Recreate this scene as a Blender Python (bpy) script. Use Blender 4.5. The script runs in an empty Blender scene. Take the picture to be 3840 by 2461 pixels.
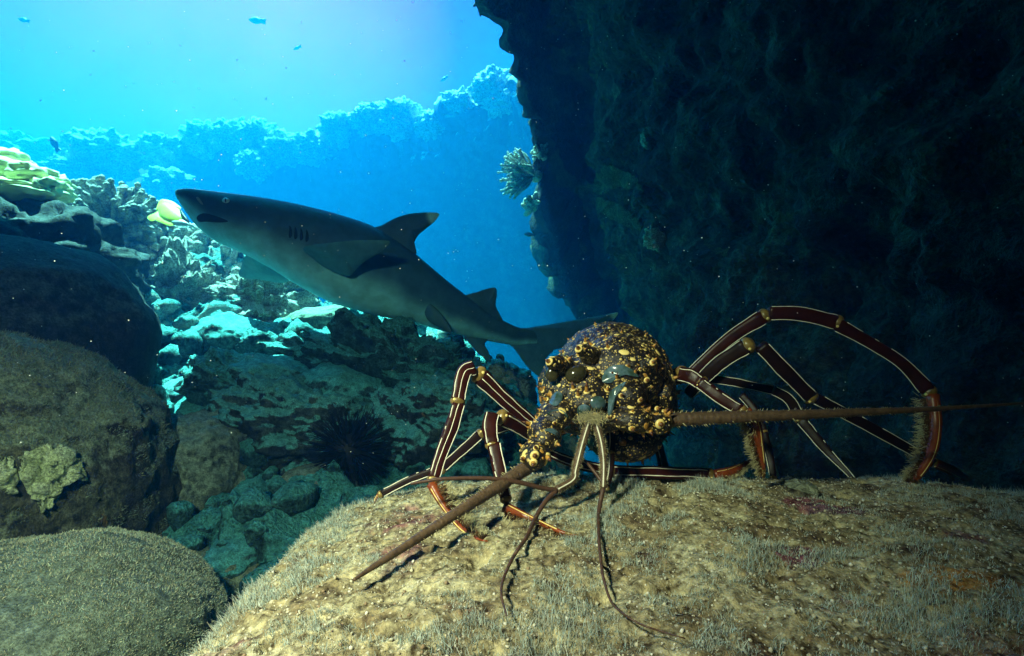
import bpy, bmesh, math, random
import numpy as np
from mathutils import Vector
from mathutils.bvhtree import BVHTree
R = math.radians
random.seed(7); rng = np.random.default_rng(7)
scene = bpy.context.scene

# ------------------------------------------------------------------ camera, light, water, exposure
F = 2000.0; CX, CY = 1920.0, 1230.5                      # focal length and centre of the 3840x2461 frame
cam_d = bpy.data.cameras.new('camera'); cam = bpy.data.objects.new('camera', cam_d)
scene.collection.objects.link(cam)
cam_d.sensor_width = 36; cam_d.lens = 36 * F / 3840; cam_d.clip_start = .01; cam_d.clip_end = 200
cam.rotation_euler = (R(90), 0, 0); scene.camera = cam
scene.view_settings.view_transform = 'Standard'; scene.view_settings.look = 'None'
scene.view_settings.exposure = 3.05; scene.view_settings.gamma = 1
scene.render.engine = 'CYCLES'
cy = scene.cycles
cy.use_denoising = True
cy.volume_bounces = 1; cy.max_bounces = 6; cy.diffuse_bounces = 2; cy.glossy_bounces = 2
cy.transmission_bounces = 2; cy.transparent_max_bounces = 6
cy.sample_clamp_indirect = 3

SUN = Vector((-.22, .22, .95)).normalized()
world = bpy.data.worlds.new('World'); scene.world = world; world.use_nodes = True
def build_world():
    nt = world.node_tree; N = nt.nodes; L = nt.links; N.clear()
    out = N.new('ShaderNodeOutputWorld'); bg = N.new('ShaderNodeBackground'); bg.inputs[1].default_value = .062
    sky = N.new('ShaderNodeTexSky'); sky.sky_type = 'NISHITA'; sky.sun_disc = False
    sky.sun_elevation = math.asin(SUN.z); sky.sun_rotation = math.atan2(SUN.x, SUN.y)
    tc = N.new('ShaderNodeTexCoord')
    nrm = N.new('ShaderNodeVectorMath'); nrm.operation = 'NORMALIZE'; L.new(tc.outputs['Generated'], nrm.inputs[0])
    dot = N.new('ShaderNodeVectorMath'); dot.operation = 'DOT_PRODUCT'
    b = Vector((-.42, .80, .42)).normalized(); dot.inputs[1].default_value = b; L.new(nrm.outputs[0], dot.inputs[0])
    rp = N.new('ShaderNodeValToRGB'); L.new(dot.outputs['Value'], rp.inputs[0])
    e = rp.color_ramp.elements
    e[0].position = 0; e[0].color = (.0, .02, .06, 1)
    e[1].position = 1; e[1].color = (.66, .11, .36, 1)
    for p, c in ((.35, (.01, .20, .42, 1)), (.60, (.03, 1.05, 1.35, 1)), (.76, (.03, .9, 1.2, 1)), (.86, (.01, .08, .36, 1)), (.89, (.01, .05, .28, 1)), (.94, (.10, .02, .22, 1)), (.965, (.42, .05, .30, 1))):
        q = e.new(p); q.color = c
    bw = N.new('ShaderNodeMix'); bw.data_type = 'RGBA'; bw.blend_type = 'MIX'; bw.inputs[0].default_value = .75
    L.new(sky.outputs[0], bw.inputs[6]); bw.inputs[7].default_value = (13, 8.5, 10, 1)   # water scatters the sky's light to one even tone
    mu = N.new('ShaderNodeMix'); mu.data_type = 'RGBA'; mu.blend_type = 'MULTIPLY'; mu.inputs[0].default_value = 1
    L.new(bw.outputs[2], mu.inputs[6]); L.new(rp.outputs[0], mu.inputs[7])
    wn = N.new('ShaderNodeTexNoise'); wn.inputs['Scale'].default_value = 7; wn.inputs['Detail'].default_value = 4; L.new(nrm.outputs[0], wn.inputs['Vector'])   # light broken up by the waves overhead
    wr = N.new('ShaderNodeMapRange'); L.new(wn.outputs['Fac'], wr.inputs[0]); wr.inputs[1].default_value = .3; wr.inputs[2].default_value = .75; wr.inputs[3].default_value = .85; wr.inputs[4].default_value = 1.2
    m2 = N.new('ShaderNodeMix'); m2.data_type = 'RGBA'; m2.blend_type = 'MULTIPLY'; m2.inputs[0].default_value = 1; L.new(mu.outputs[2], m2.inputs[6]); L.new(wr.outputs[0], m2.inputs[7])
    L.new(m2.outputs[2], bg.inputs[0]); L.new(bg.outputs[0], out.inputs[0])
build_world()
sun_d = bpy.data.lights.new('sun', 'SUN'); sun_d.energy = 5; sun_d.angle = R(.5); sun_d.color = (1, .86, 1)
sun = bpy.data.objects.new('sun', sun_d); scene.collection.objects.link(sun)
sun.rotation_euler = SUN.to_track_quat('Z', 'Y').to_euler(); sun.location = (0, 0, 6)
# the diver's strobe that lit the lobster: a lamp on an arm to the left of and above the camera
st_d = bpy.data.lights.new('strobe', 'SPOT'); st_d.energy = 5.3; st_d.spot_size = R(104); st_d.spot_blend = 1
st_d.color = (1, .88, .62); st_d.shadow_soft_size = .035
st = bpy.data.objects.new('strobe', st_d); scene.collection.objects.link(st)
st.location = (-.30, -.05, .30)
st.rotation_euler = (Vector((-.27, .5, -.15)) - st.location).to_track_quat('-Z', 'Y').to_euler()

# ------------------------------------------------------------------ helpers
def P(px, py, D): return Vector(((px - CX) / F * D, D, (CY - py) / F * D))
def PA(pts): return [P(*p) for p in pts]

def _hash(ix, iy, iz, k):
    h = (ix.astype(np.int64) * 374761393 + iy.astype(np.int64) * 668265263 + iz.astype(np.int64) * 2147483647 + k * 1274126177) & 0xffffffff
    h = ((h ^ (h >> 13)) * 1274126177) & 0xffffffff
    h = ((h ^ (h >> 16)) * 2246822519) & 0xffffffff
    return (h ^ (h >> 15)) & 0xffffffff
def pnoise(p, k=0):
    p = np.asarray(p, float); f = np.floor(p); i = f.astype(np.int64); t = p - f
    u = t * t * t * (t * (t * 6 - 15) + 10); res = 0
    for dx in (0, 1):
        for dy in (0, 1):
            for dz in (0, 1):
                h = _hash(i[:, 0] + dx, i[:, 1] + dy, i[:, 2] + dz, k)
                gx = ((h & 1023) / 511.5 - 1); gy = (((h >> 10) & 1023) / 511.5 - 1); gz = (((h >> 20) & 1023) / 511.5 - 1)
                d = gx * (t[:, 0] - dx) + gy * (t[:, 1] - dy) + gz * (t[:, 2] - dz)
                w = (u[:, 0] if dx else 1 - u[:, 0]) * (u[:, 1] if dy else 1 - u[:, 1]) * (u[:, 2] if dz else 1 - u[:, 2])
                res = res + w * d
    return res
def fbm(p, oct=4, k=0, gain=.5):
    a = 1; s = 0; q = np.asarray(p, float)
    for o in range(oct): s = s + a * pnoise(q + o * 17.3, k + o); a *= gain; q = q * 2.03
    return s
def ridged(p, oct=4, k=0):
    a = 1; s = 0; q = np.asarray(p, float)
    for o in range(oct): s = s + a * (1 - 2 * np.abs(pnoise(q + o * 11.7, k + o))); a *= .5; q = q * 2.03
    return s
def worley(p, k=0):
    p = np.asarray(p, float); i = np.floor(p).astype(np.int64); best = np.full(len(p), 9.); sec = best.copy()
    for dx in (-1, 0, 1):
        for dy in (-1, 0, 1):
            for dz in (-1, 0, 1):
                c = i + (dx, dy, dz); h = _hash(c[:, 0], c[:, 1], c[:, 2], k)
                o = np.stack([(h & 1023) / 1023, ((h >> 10) & 1023) / 1023, ((h >> 20) & 1023) / 1023], 1)
                d = np.sqrt(((c + o - p) ** 2).sum(1)); sec = np.minimum(sec, np.maximum(d, best)); best = np.minimum(best, d)
    return best, sec
def sstep(a, b, x): t = np.clip((x - a) / (b - a), 0, 1); return t * t * (3 - 2 * t)

class MB:
    def __init__(s): s.V = []; s.F = []; s.M = []; s.C = []; s.n = 0
    def add(s, v, f, m=0, c=None):
        v = np.asarray(v, float).reshape(-1, 3); s.V.append(v)
        s.F.extend([tuple(i + s.n for i in q) for q in f]); s.M.extend([m] * len(f))
        s.C.append(np.tile(np.array(c if c is not None else (1, 1, 1), float), (len(v), 1)) if c is None or np.ndim(c) == 1 else np.asarray(c, float))
        s.n += len(v)
    def build(s, name, mats, parent=None, smooth=True):
        me = bpy.data.meshes.new(name); me.from_pydata(np.concatenate(s.V).tolist(), [], s.F)
        return fin(me, name, mats, parent, smooth, s.M, np.concatenate(s.C))
def fin(me, name, mats, parent=None, smooth=True, midx=None, col=None):
    if not isinstance(mats, (list, tuple)): mats = [mats]
    for m in mats: me.materials.append(m)
    if midx is not None: me.polygons.foreach_set('material_index', np.array(midx, np.int32))
    if smooth: me.polygons.foreach_set('use_smooth', np.ones(len(me.polygons), bool))
    if col is not None:
        a = me.attributes.new('tint', 'FLOAT_COLOR', 'POINT')
        a.data.foreach_set('color', np.concatenate([col, np.ones((len(col), 1))], 1).astype(np.float32).ravel())
    me.update()
    o = bpy.data.objects.new(name, me); scene.collection.objects.link(o)
    if parent: o.parent = parent
    return o
def tag(o, label=None, cat=None, group=None, kind=None):
    if label: o['label'] = label
    if cat: o['category'] = cat
    if group: o['group'] = group
    if kind: o['kind'] = kind
    return o
def grid_mesh(name, X, mats, parent=None, wrap=False):     # X: (a,b,3) array of points -> quad sheet
    a, b = X.shape[:2]; me = bpy.data.meshes.new(name)
    i = np.arange(a * b).reshape(a, b)
    if wrap: i = np.concatenate([i, i[:, :1]], 1)
    q = np.stack([i[:-1, :-1], i[:-1, 1:], i[1:, 1:], i[1:, :-1]], -1).reshape(-1, 4)
    me.vertices.add(a * b); me.vertices.foreach_set('co', X.reshape(-1).astype(np.float32))
    me.loops.add(len(q) * 4); me.loops.foreach_set('vertex_index', q.reshape(-1).astype(np.int32))
    me.polygons.add(len(q)); me.polygons.foreach_set('loop_start', np.arange(0, len(q) * 4, 4, dtype=np.int32))
    me.update(calc_edges=True); me.validate()
    return fin(me, name, mats, parent)
def grid_normals(X):
    du = np.gradient(X, axis=0); dv = np.gradient(X, axis=1); n = np.cross(dv, du)
    return n / (np.linalg.norm(n, axis=2, keepdims=True) + 1e-9)
_ico = {}
def ico(n):
    if n not in _ico:
        bm = bmesh.new(); bmesh.ops.create_icosphere(bm, subdivisions=n, radius=1)
        _ico[n] = (np.array([v.co[:] for v in bm.verts]), [tuple(v.index for v in f.verts) for f in bm.faces]); bm.free()
    return _ico[n]
def frames(pts):
    pts = np.asarray(pts, float); t = np.gradient(pts, axis=0); t /= np.linalg.norm(t, axis=1, keepdims=True) + 1e-12
    c = -pts / (np.linalg.norm(pts, axis=1, keepdims=True) + 1e-12)
    n = c - (c * t).sum(1, keepdims=True) * t; n /= np.linalg.norm(n, axis=1, keepdims=True) + 1e-12
    return t, n, np.cross(t, n)
def sqr(a, sq): return 1.0 if not sq else (np.abs(np.cos(a)) ** 4.5 + np.abs(np.sin(a)) ** 4.5) ** (-1 / 4.5) * .93
def tube(mb, pts, rad, sides=10, m=0, flat=1.0, c=None, cap=True, sq=0):
    pts = np.asarray([tuple(p) for p in pts], float); rad = np.broadcast_to(np.asarray(rad, float), (len(pts),))
    t, n, b = frames(pts); a = np.linspace(0, 2 * math.pi, sides, endpoint=False)
    V = pts[:, None] + rad[:, None, None] * (sqr(a, sq) * np.ones(sides))[None, :, None] * (np.cos(a)[None, :, None] * n[:, None] * flat + np.sin(a)[None, :, None] * b[:, None])
    k = len(pts); f = [(i * sides + j, i * sides + (j + 1) % sides, (i + 1) * sides + (j + 1) % sides, (i + 1) * sides + j) for i in range(k - 1) for j in range(sides)]
    if cap: f += [tuple(range(sides))[::-1], tuple((k - 1) * sides + j for j in range(sides))]
    mb.add(V.reshape(-1, 3), f, m, c)
def resample(pts, n, smooth=True):
    pts = np.asarray([tuple(p) for p in pts], float)
    if smooth and len(pts) > 2:
        e = np.concatenate([[2 * pts[0] - pts[1]], pts, [2 * pts[-1] - pts[-2]]]); o = []
        for i in range(1, len(e) - 2):
            t = np.linspace(0, 1, 12, endpoint=False)[:, None]; p0, p1, p2, p3 = e[i - 1], e[i], e[i + 1], e[i + 2]
            o.append(.5 * (2 * p1 + (p2 - p0) * t + (2 * p0 - 5 * p1 + 4 * p2 - p3) * t * t + (3 * p1 - p0 - 3 * p2 + p3) * t ** 3))
        pts = np.concatenate(o + [pts[-1:]])
    s = np.concatenate([[0], np.cumsum(np.linalg.norm(np.diff(pts, axis=0), axis=1))]); u = np.linspace(0, s[-1], n)
    return np.stack([np.interp(u, s, pts[:, j]) for j in range(3)], 1)
def ellip(mb, c, ax, m=0, sub=2, c_=None, power=1):
    v, f = ico(sub); A = np.array([tuple(a) for a in ax], float)
    if power != 1: v = np.sign(v) * np.abs(v) ** power
    mb.add(v @ A + np.array(tuple(c)), f, m, c_)
def cone(mb, p, d, r, h, sides=6, m=0, m2=None):
    p = np.array(tuple(p), float); d = np.array(tuple(d), float); d /= np.linalg.norm(d)
    n = np.cross(d, (.3, .5, .81)); n /= np.linalg.norm(n); b = np.cross(d, n); a = np.linspace(0, 2 * math.pi, sides, endpoint=False)
    ring = lambda rr, hh: p + d * hh + rr * (np.cos(a)[:, None] * n + np.sin(a)[:, None] * b)
    q = lambda: [(j, (j + 1) % sides, sides + (j + 1) % sides, sides + j) for j in range(sides)]
    mb.add(np.concatenate([ring(r, 0), ring(r * .62, h * .5)]), q(), m)
    mb.add(np.concatenate([ring(r * .62, h * .5), [p + d * h]]), [(j, (j + 1) % sides, sides) for j in range(sides)], m if m2 is None else m2)
def inflate(mb, poly, thick, m=0, c=None, rings=5, power=.5, cen=None, cfun=None):   # a lens-shaped solid on a (3-D) outline
    poly = np.asarray([tuple(p) for p in poly], float); n = len(poly); cen = poly.mean(0) if cen is None else np.array(tuple(cen), float)
    nrm = np.zeros(3)
    for i in range(n): nrm += np.cross(poly[i] - cen, poly[(i + 1) % n] - cen)
    nrm /= np.linalg.norm(nrm); V = []; Fs = []
    for s in (1, -1):
        base = sum(len(x) for x in V)
        for r in range(rings):
            t = 1 - r / rings; V.append(cen + (poly - cen) * t + s * nrm * thick * (1 - t * t) ** power)
        V.append((cen + s * nrm * thick)[None])
        for r in range(rings - 1):
            for j in range(n):
                q = (base + r * n + j, base + r * n + (j + 1) % n, base + (r + 1) * n + (j + 1) % n, base + (r + 1) * n + j); Fs.append(q if s > 0 else q[::-1])
        for j in range(n):
            q = (base + (rings - 1) * n + j, base + (rings - 1) * n + (j + 1) % n, base + rings * n); Fs.append(q if s > 0 else q[::-1])
    V = np.concatenate(V); mb.add(V, Fs, m, cfun(V) if cfun else c)
def smooth_poly(pts, n=4):
    p = np.asarray([tuple(q) for q in pts], float); o = []; k = len(p)
    for i in range(k):
        p0, p1, p2, p3 = p[i - 1], p[i], p[(i + 1) % k], p[(i + 2) % k]
        for t in np.linspace(0, 1, n, endpoint=False):
            o.append(.5 * (2 * p1 + (p2 - p0) * t + (2 * p0 - 5 * p1 + 4 * p2 - p3) * t * t + (3 * p1 - p0 - 3 * p2 + p3) * t ** 3))
    return np.array(o)
def empty(name, loc):
    o = bpy.data.objects.new(name, None); scene.collection.objects.link(o); o.location = loc; o.empty_display_size = .02
    return o
def keep(o, root): o.parent = root; o.matrix_parent_inverse = root.matrix_world.inverted() if False else o.matrix_parent_inverse; o.location = -Vector(root.location); return o
def bvh(o): return BVHTree.FromPolygons([v.co[:] for v in o.data.vertices], [tuple(p.vertices) for p in o.data.polygons])
def hit(tree, px, py):
    d = P(px, py, 1).normalized(); h = tree.ray_cast(Vector((0, 0, 0)), d)
    return (h[0], h[1]) if h[0] is not None else (None, None)

# ------------------------------------------------------------------ materials
def mat(name, rough=.8, spec=.3):
    m = bpy.data.materials.new(name); m.use_nodes = True; b = m.node_tree.nodes['Principled BSDF']
    b.inputs['Roughness'].default_value = rough; b.inputs['Specular IOR Level'].default_value = spec
    return m, m.node_tree.nodes, m.node_tree.links, b
def noise_node(N, L, co, scale, detail=5, rough=.6, kind='noise'):
    if kind == 'noise':
        n = N.new('ShaderNodeTexNoise'); n.inputs['Detail'].default_value = detail; n.inputs['Roughness'].default_value = rough
    else: n = N.new('ShaderNodeTexVoronoi')
    n.inputs['Scale'].default_value = scale; L.new(co, n.inputs['Vector']); return n
def ramp(N, L, src, stops):
    r = N.new('ShaderNodeValToRGB'); e = r.color_ramp.elements
    while len(e) < len(stops): e.new(.5)
    for q, (p, c) in zip(e, stops): q.position = p; q.color = (*c, 1) if len(c) == 3 else c
    L.new(src, r.inputs[0]); return r
def mixc(N, L, fac, a, b, mode='MIX'):
    x = N.new('ShaderNodeMix'); x.data_type = 'RGBA'; x.blend_type = mode
    for k, v in ((0, fac), (6, a), (7, b)):
        if isinstance(v, (int, float)): x.inputs[k].default_value = v
        elif isinstance(v, tuple): x.inputs[k].default_value = (*v, 1)
        else: L.new(v, x.inputs[k])
    return x.outputs[2]
def plain(name, col, rough=.5, spec=.4, var=.25, scale=300, bump=0, sheen=0):
    m, N, L, b = mat(name, rough, spec); tc = N.new('ShaderNodeTexCoord')
    n = noise_node(N, L, tc.outputs['Object'], scale, 3)
    r = ramp(N, L, n.outputs['Fac'], [(.3, tuple(c * (1 - var) for c in col)), (.7, tuple(min(1, c * (1 + var)) for c in col))])
    L.new(r.outputs[0], b.inputs['Base Color'])
    if bump:
        bp = N.new('ShaderNodeBump'); bp.inputs['Strength'].default_value = bump; bp.inputs['Distance'].default_value = .002
        L.new(n.outputs['Fac'], bp.inputs['Height']); L.new(bp.outputs[0], b.inputs['Normal'])
    return m
def rock_mat(name, dark, mid, light, scale=6., silt_light=None, silt_light_amt=.8, bump=.6, bdist=.02, spots=None, sunlit_y=None):
    m, N, L, b = mat(name, .9, .15); tc = N.new('ShaderNodeTexCoord'); co = tc.outputs['Object']
    n1 = noise_node(N, L, co, scale, 8, .68); n2 = noise_node(N, L, co, scale * 7, 6, .7); n3 = noise_node(N, L, co, scale * 32, 3, .7)
    c1 = ramp(N, L, n1.outputs['Fac'], [(.33, dark), (.52, mid), (.70, light)]).outputs[0]
    c2 = ramp(N, L, n2.outputs['Fac'], [(.36, (.25, .25, .25)), (.5, (.8, .8, .8)), (.66, (1.5, 1.5, 1.5))]).outputs[0]
    c = mixc(N, L, 1.0, c1, c2, 'MULTIPLY')
    c3 = ramp(N, L, n3.outputs['Fac'], [(.36, (.45, .45, .45)), (.64, (1.4, 1.4, 1.4))]).outputs[0]
    c = mixc(N, L, .8, c, c3, 'MULTIPLY')
    if spots:
        for k, (col, thr, sc) in enumerate(spots):
            s = noise_node(N, L, co, sc, 5, .6); mp = N.new('ShaderNodeMapping'); mp.inputs[1].default_value = (k * 3.7 + 1, k * 1.3, 2)
            L.new(co, mp.inputs[0]); L.new(mp.outputs[0], s.inputs['Vector'])
            f = ramp(N, L, s.outputs['Fac'], [(thr, (0, 0, 0)), (thr + .05, (1, 1, 1))]).outputs[0]
            if sunlit_y:                                     # pale spots only in the sunlit zone: sunlight put into the colour
                sy = N.new('ShaderNodeSeparateXYZ'); L.new(co, sy.inputs[0]); mr = N.new('ShaderNodeMapRange'); L.new(sy.outputs['Y'], mr.inputs[0]); mr.inputs[1].default_value, mr.inputs[2].default_value = sunlit_y
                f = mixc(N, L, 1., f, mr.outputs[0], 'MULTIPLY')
            c = mixc(N, L, f, c, mixc(N, L, .7, col, c3, 'MULTIPLY'))
    if silt_light:  # silt on upward faces, with light from above put into its colour
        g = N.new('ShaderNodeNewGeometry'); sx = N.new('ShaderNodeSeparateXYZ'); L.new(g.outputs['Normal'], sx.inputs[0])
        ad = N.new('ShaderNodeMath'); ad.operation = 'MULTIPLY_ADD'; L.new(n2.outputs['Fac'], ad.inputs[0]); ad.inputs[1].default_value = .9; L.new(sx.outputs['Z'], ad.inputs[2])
        f = ramp(N, L, ad.outputs[0], [(.74, (0, 0, 0)), (1.22, (silt_light_amt,) * 3)]).outputs[0]
        c = mixc(N, L, f, c, mixc(N, L, .55, mixc(N, L, .85, silt_light, c3, 'MULTIPLY'), c2, 'MULTIPLY'))
    L.new(c, b.inputs['Base Color'])
    h = N.new('ShaderNodeMath'); h.operation = 'MULTIPLY_ADD'; L.new(n2.outputs['Fac'], h.inputs[0]); h.inputs[1].default_value = 1.; L.new(n3.outputs['Fac'], h.inputs[2])
    bp = N.new('ShaderNodeBump'); bp.inputs['Strength'].default_value = bump; bp.inputs['Distance'].default_value = bdist
    L.new(h.outputs[0], bp.inputs['Height']); L.new(bp.outputs[0], b.inputs['Normal'])
    return m
def tint_mat(name, rough=.6, spec=.3, var=.3, scale=60, bump=0, bdist=.002):
    m, N, L, b = mat(name, rough, spec); a = N.new('ShaderNodeAttribute'); a.attribute_name = 'tint'
    tc = N.new('ShaderNodeTexCoord'); n = noise_node(N, L, tc.outputs['Object'], scale, 4)
    r = ramp(N, L, n.outputs['Fac'], [(.3, (1 - var,) * 3), (.7, (1 + var,) * 3)]).outputs[0]
    L.new(mixc(N, L, 1., a.outputs['Color'], r, 'MULTIPLY'), b.inputs['Base Color'])
    if bump:
        bp = N.new('ShaderNodeBump'); bp.inputs['Strength'].default_value = bump; bp.inputs['Distance'].default_value = bdist
        L.new(n.outputs['Fac'], bp.inputs['Height']); L.new(bp.outputs[0], b.inputs['Normal'])
    return m

M_reef = rock_mat('reef rock', (.03, .065, .07), (.075, .18, .19), (.15, .34, .35), 5, silt_light=(.17, .60, .62), silt_light_amt=.95, bump=1., bdist=.03, spots=[((.80, .80, .70), .47, 6)], sunlit_y=(1.68, 1.88))  # teal ambient light put into the base, sunlight into the pale spots
M_far = rock_mat('far reef rock', (.03, .05, .06), (.10, .14, .15), (.22, .28, .28), 1.5, silt_light=(.85, .86, .80), silt_light_amt=1.0, bump=.8, bdist=.06)
M_farshade = rock_mat('far reef shaded face', (.012, .025, .035), (.03, .055, .07), (.06, .10, .11), 1.2, bump=.5, bdist=.05)  # darker copy of the far rock: the wall's shade put into the colour
M_dark = rock_mat('dark boulder', (.024, .026, .032), (.05, .065, .068), (.10, .14, .13), 9, silt_light=(.15, .48, .52), silt_light_amt=.75, bump=.7, bdist=.008, spots=[((.30, .16, .05), .70, 14)])
M_dark2 = rock_mat('smooth dark boulder', (.022, .022, .028), (.04, .038, .042), (.08, .075, .06), 7, silt_light=(.16, .2, .2), silt_light_amt=.35, bump=.6, bdist=.006, spots=[((.20, .10, .04), .72, 14)])
M_brown = rock_mat('brown boulder', (.035, .022, .026), (.11, .10, .07), (.28, .27, .17), 9, silt_light=(.33, .38, .27), silt_light_amt=.75, bump=.8, bdist=.006, spots=[((.10, .035, .035), .60, 5), ((.38, .20, .06), .70, 16)])
M_grey = rock_mat('algae grey boulder', (.08, .09, .07), (.20, .22, .17), (.36, .38, .28), 12, silt_light=(.36, .42, .34), silt_light_amt=.6, bump=.8, bdist=.006, spots=[((.40, .25, .07), .70, 13), ((.09, .04, .05), .64, 8)])
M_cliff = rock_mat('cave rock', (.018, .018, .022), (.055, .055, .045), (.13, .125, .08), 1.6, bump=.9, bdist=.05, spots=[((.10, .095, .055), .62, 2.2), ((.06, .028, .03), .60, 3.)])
M_coral = rock_mat('pale coral', (.30, .34, .28), (.58, .60, .50), (.80, .80, .72), 22, silt_light=(.86, .86, .80), silt_light_amt=.8, bump=.9, bdist=.008)
M_plate = rock_mat('plate coral skin', (.03, .05, .045), (.07, .10, .08), (.12, .16, .12), 14, silt_light=(.40, .55, .42), silt_light_amt=.5, bump=.5, bdist=.004)
M_sand = rock_mat('sea bed sand', (.10, .11, .09), (.2, .2, .16), (.3, .3, .24), 2, bump=.6, bdist=.03)

# ------------------------------------------------------------------ the setting
def seabed():
    xs = np.linspace(-14, 9, 120); ys = np.linspace(-4, 12.8, 120); X, Y = np.meshgrid(xs, ys, indexing='ij')
    p = np.stack([X, Y, 0 * X], -1); z = -1.9 - .1 * np.maximum(0, X) + .3 * fbm(p.reshape(-1, 3) * .7, 4, 3).reshape(X.shape)
    p[..., 2] = z; tag(grid_mesh('seabed', p, M_sand), kind='structure')
seabed()

# near reef: a slope fitted to control points, roughened with rock forms
CTRL = PA([(900, 2250, .95), (700, 2150, 1.0), (1000, 2000, 1.2), (620, 1900, 1.2), (1300, 1800, 1.4), (1600, 1720, 1.45), (1850, 1560, 1.7),
           (1000, 1560, 1.6), (700, 1440, 1.6), (480, 1400, 1.6), (1400, 1400, 1.9), (1650, 1290, 2.1), (1850, 1420, 2.05), (1980, 1560, 2.0), (1000, 1280, 1.95),
           (600, 1220, 1.9), (560, 1080, 2.1), (800, 1030, 2.25), (650, 960, 2.35), (940, 985, 2.45), (1100, 1120, 2.35), (1200, 1190, 2.3), (1350, 1200, 2.4),
           (480, 900, 2.4), (380, 820, 2.5), (150, 800, 2.3), (1250, 2100, 1.0), (1500, 2000, 1.1)])
CTRL += [Vector(v) for v in ((.35, 2., -.85), (.5, 1.5, -1.), (.1, 2.9, -1.), (-.6, 3.0, -.5), (-1.2, 3.2, -.2), (-1.9, 3.3, .1), (-2.6, 3, .3), (-2.6, 2, .3), (.3, 1., -.9), (.8, .6, -1.2),
         (-1.5, 1.2, -.1), (-1.2, .6, -.5), (-.5, .4, -.65), (.3, .4, -.9), (-2.4, .5, -.1), (.9, 2.5, -1.5), (.9, 3.6, -1.7), (-.4, 3.7, -1.3), (-2, 4, -.6))]
def reef_fit():
    c = np.array([tuple(v) for v in CTRL]); d = np.linalg.norm(c[:, None, :2] - c[None, :, :2], axis=2)
    n = len(c); A = np.zeros((n + 3, n + 3)); A[:n, :n] = d - np.eye(n) * .02; A[:n, n] = 1; A[:n, n + 1:] = c[:, :2]; A[n, :n] = 1; A[n + 1:, :n] = c[:, :2].T
    w = np.linalg.solve(A, np.concatenate([c[:, 2], [0, 0, 0]]))
    def h(x, y):
        x = np.atleast_1d(x); o = np.full(x.shape, w[n]) + w[n + 1] * x + w[n + 2] * y
        for i in range(n): o = o + w[i] * np.hypot(x - c[i, 0], y - c[i, 1])
        return o
    return h
reef_h = reef_fit()
def rock_disp(p, amp, k=0, fine=1.):
    w1, w2 = worley(p * 3.2 + fbm(p * 2.5, 2, 9)[:, None] * .5, k); w3, _ = worley(p * 8.5 + fbm(p * 7, 2, 5)[:, None] * .5, k + 1); w4, _ = worley(p * 24, k + 2)
    return amp * (.9 * (.55 - w1) + .5 * ridged(p * 2.2, 4, k + 3) * .4 + .42 * (.5 - w3) + .17 * fine * (.5 - w4) + .3 * fbm(p * 9, 5, k + 4) * fine + .07 * (.5 - worley(p * 60, k + 6)[0]))
def reef():
    xs = np.linspace(-2.7, .9, 600); ys = np.linspace(.5, 3.5, 520); X, Y = np.meshgrid(xs, ys, indexing='ij')
    Z = np.maximum(reef_h(X.ravel(), Y.ravel()).reshape(X.shape), -1.9); p = np.stack([X, Y, Z], -1); n = -grid_normals(p)
    n = np.where(n[..., 2:] < 0, -n, n)
    q = p.reshape(-1, 3); amp = .17
    d = rock_disp(q, amp).reshape(X.shape)
    p = p + n * d[..., None]
    s = np.stack([fbm(q * 5, 3, 21), fbm(q * 5, 3, 31), 0 * d.ravel()], -1).reshape(p.shape) * .05
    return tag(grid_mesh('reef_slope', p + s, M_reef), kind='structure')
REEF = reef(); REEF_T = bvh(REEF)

# ------------------------------------------------------------------ boulders and rocks
def boulder(name, px, py, rx, ry, D, rd, rot, m, label, seed=0, amp=.12, freq=2.2, sub=5, power=.85, cat='rock', tilt=0, group=None, fine=.3):
    v, f = ico(sub); v = np.sign(v) * np.abs(v) ** power
    a = rx / F * D; b = ry / F * D; s = (a + b + rd) / 3
    p = v * (a, rd, b)
    un = v / np.linalg.norm(v, axis=1, keepdims=True); w, _ = worley(un * freq * .9 + seed * 3.1, seed)
    d = amp * s * (1.3 * fbm(un * freq + seed * 7.7, 5, seed) + .8 * (.5 - w) + fine * .5 * fbm(un * freq * 7, 4, seed + 2) + fine * .35 * (.5 - worley(un * freq * 5 + seed, seed + 4)[0]))
    p = p + un * d[:, None]
    c, sn = math.cos(R(rot)), math.sin(R(rot)); p = np.stack([p[:, 0] * c - p[:, 2] * sn, p[:, 1], p[:, 0] * sn + p[:, 2] * c], 1)
    mb = MB(); mb.add(p, f); o = mb.build(name, m); o.location = P(px, py, D)
    return tag(o, label, cat, group)
B_back = boulder('rock_ledge', -50, 1060, 520, 330, 1.62, .35, 0, M_dark2, 'dark ragged rock ledge behind the smooth dark boulder, under the yellow coral', 3, .16, 3.4, 6, 1)
B_dark = boulder('boulder', -40, 1300, 530, 430, 1.25, .35, 0, M_dark2, 'large smooth dark boulder with a blue lit edge, left of the bright reef', 5, .06, 1.7, 6, .97, cat='boulder')
B_brown = boulder('boulder', -60, 1900, 600, 640, .98, .33, 0, M_brown, 'round brown boulder with a pale yellow sponge patch on its face', 8, .085, 1.9, 6, .95, cat='boulder', fine=.8)
B_grey = boulder('boulder', 60, 2740, 740, 690, .66, .28, 0, M_grey, 'grey green algae covered boulder in the bottom left corner', 11, .05, 2., 6, 1, cat='boulder', fine=.7)
boulder('boulder', 800, 1830, 205, 290, 1.32, .22, 8, M_grey, 'upright oval boulder with turquoise top, right of the brown boulder', 12, .10, 2.2, 6, .9, cat='boulder', fine=.9)
boulder('boulder', 1190, 1880, 165, 140, 1.25, .14, -12, M_grey, 'low smooth dome boulder just below the black sea urchin', 14, .08, 2., 5, .95, cat='boulder', fine=.8)
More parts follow.
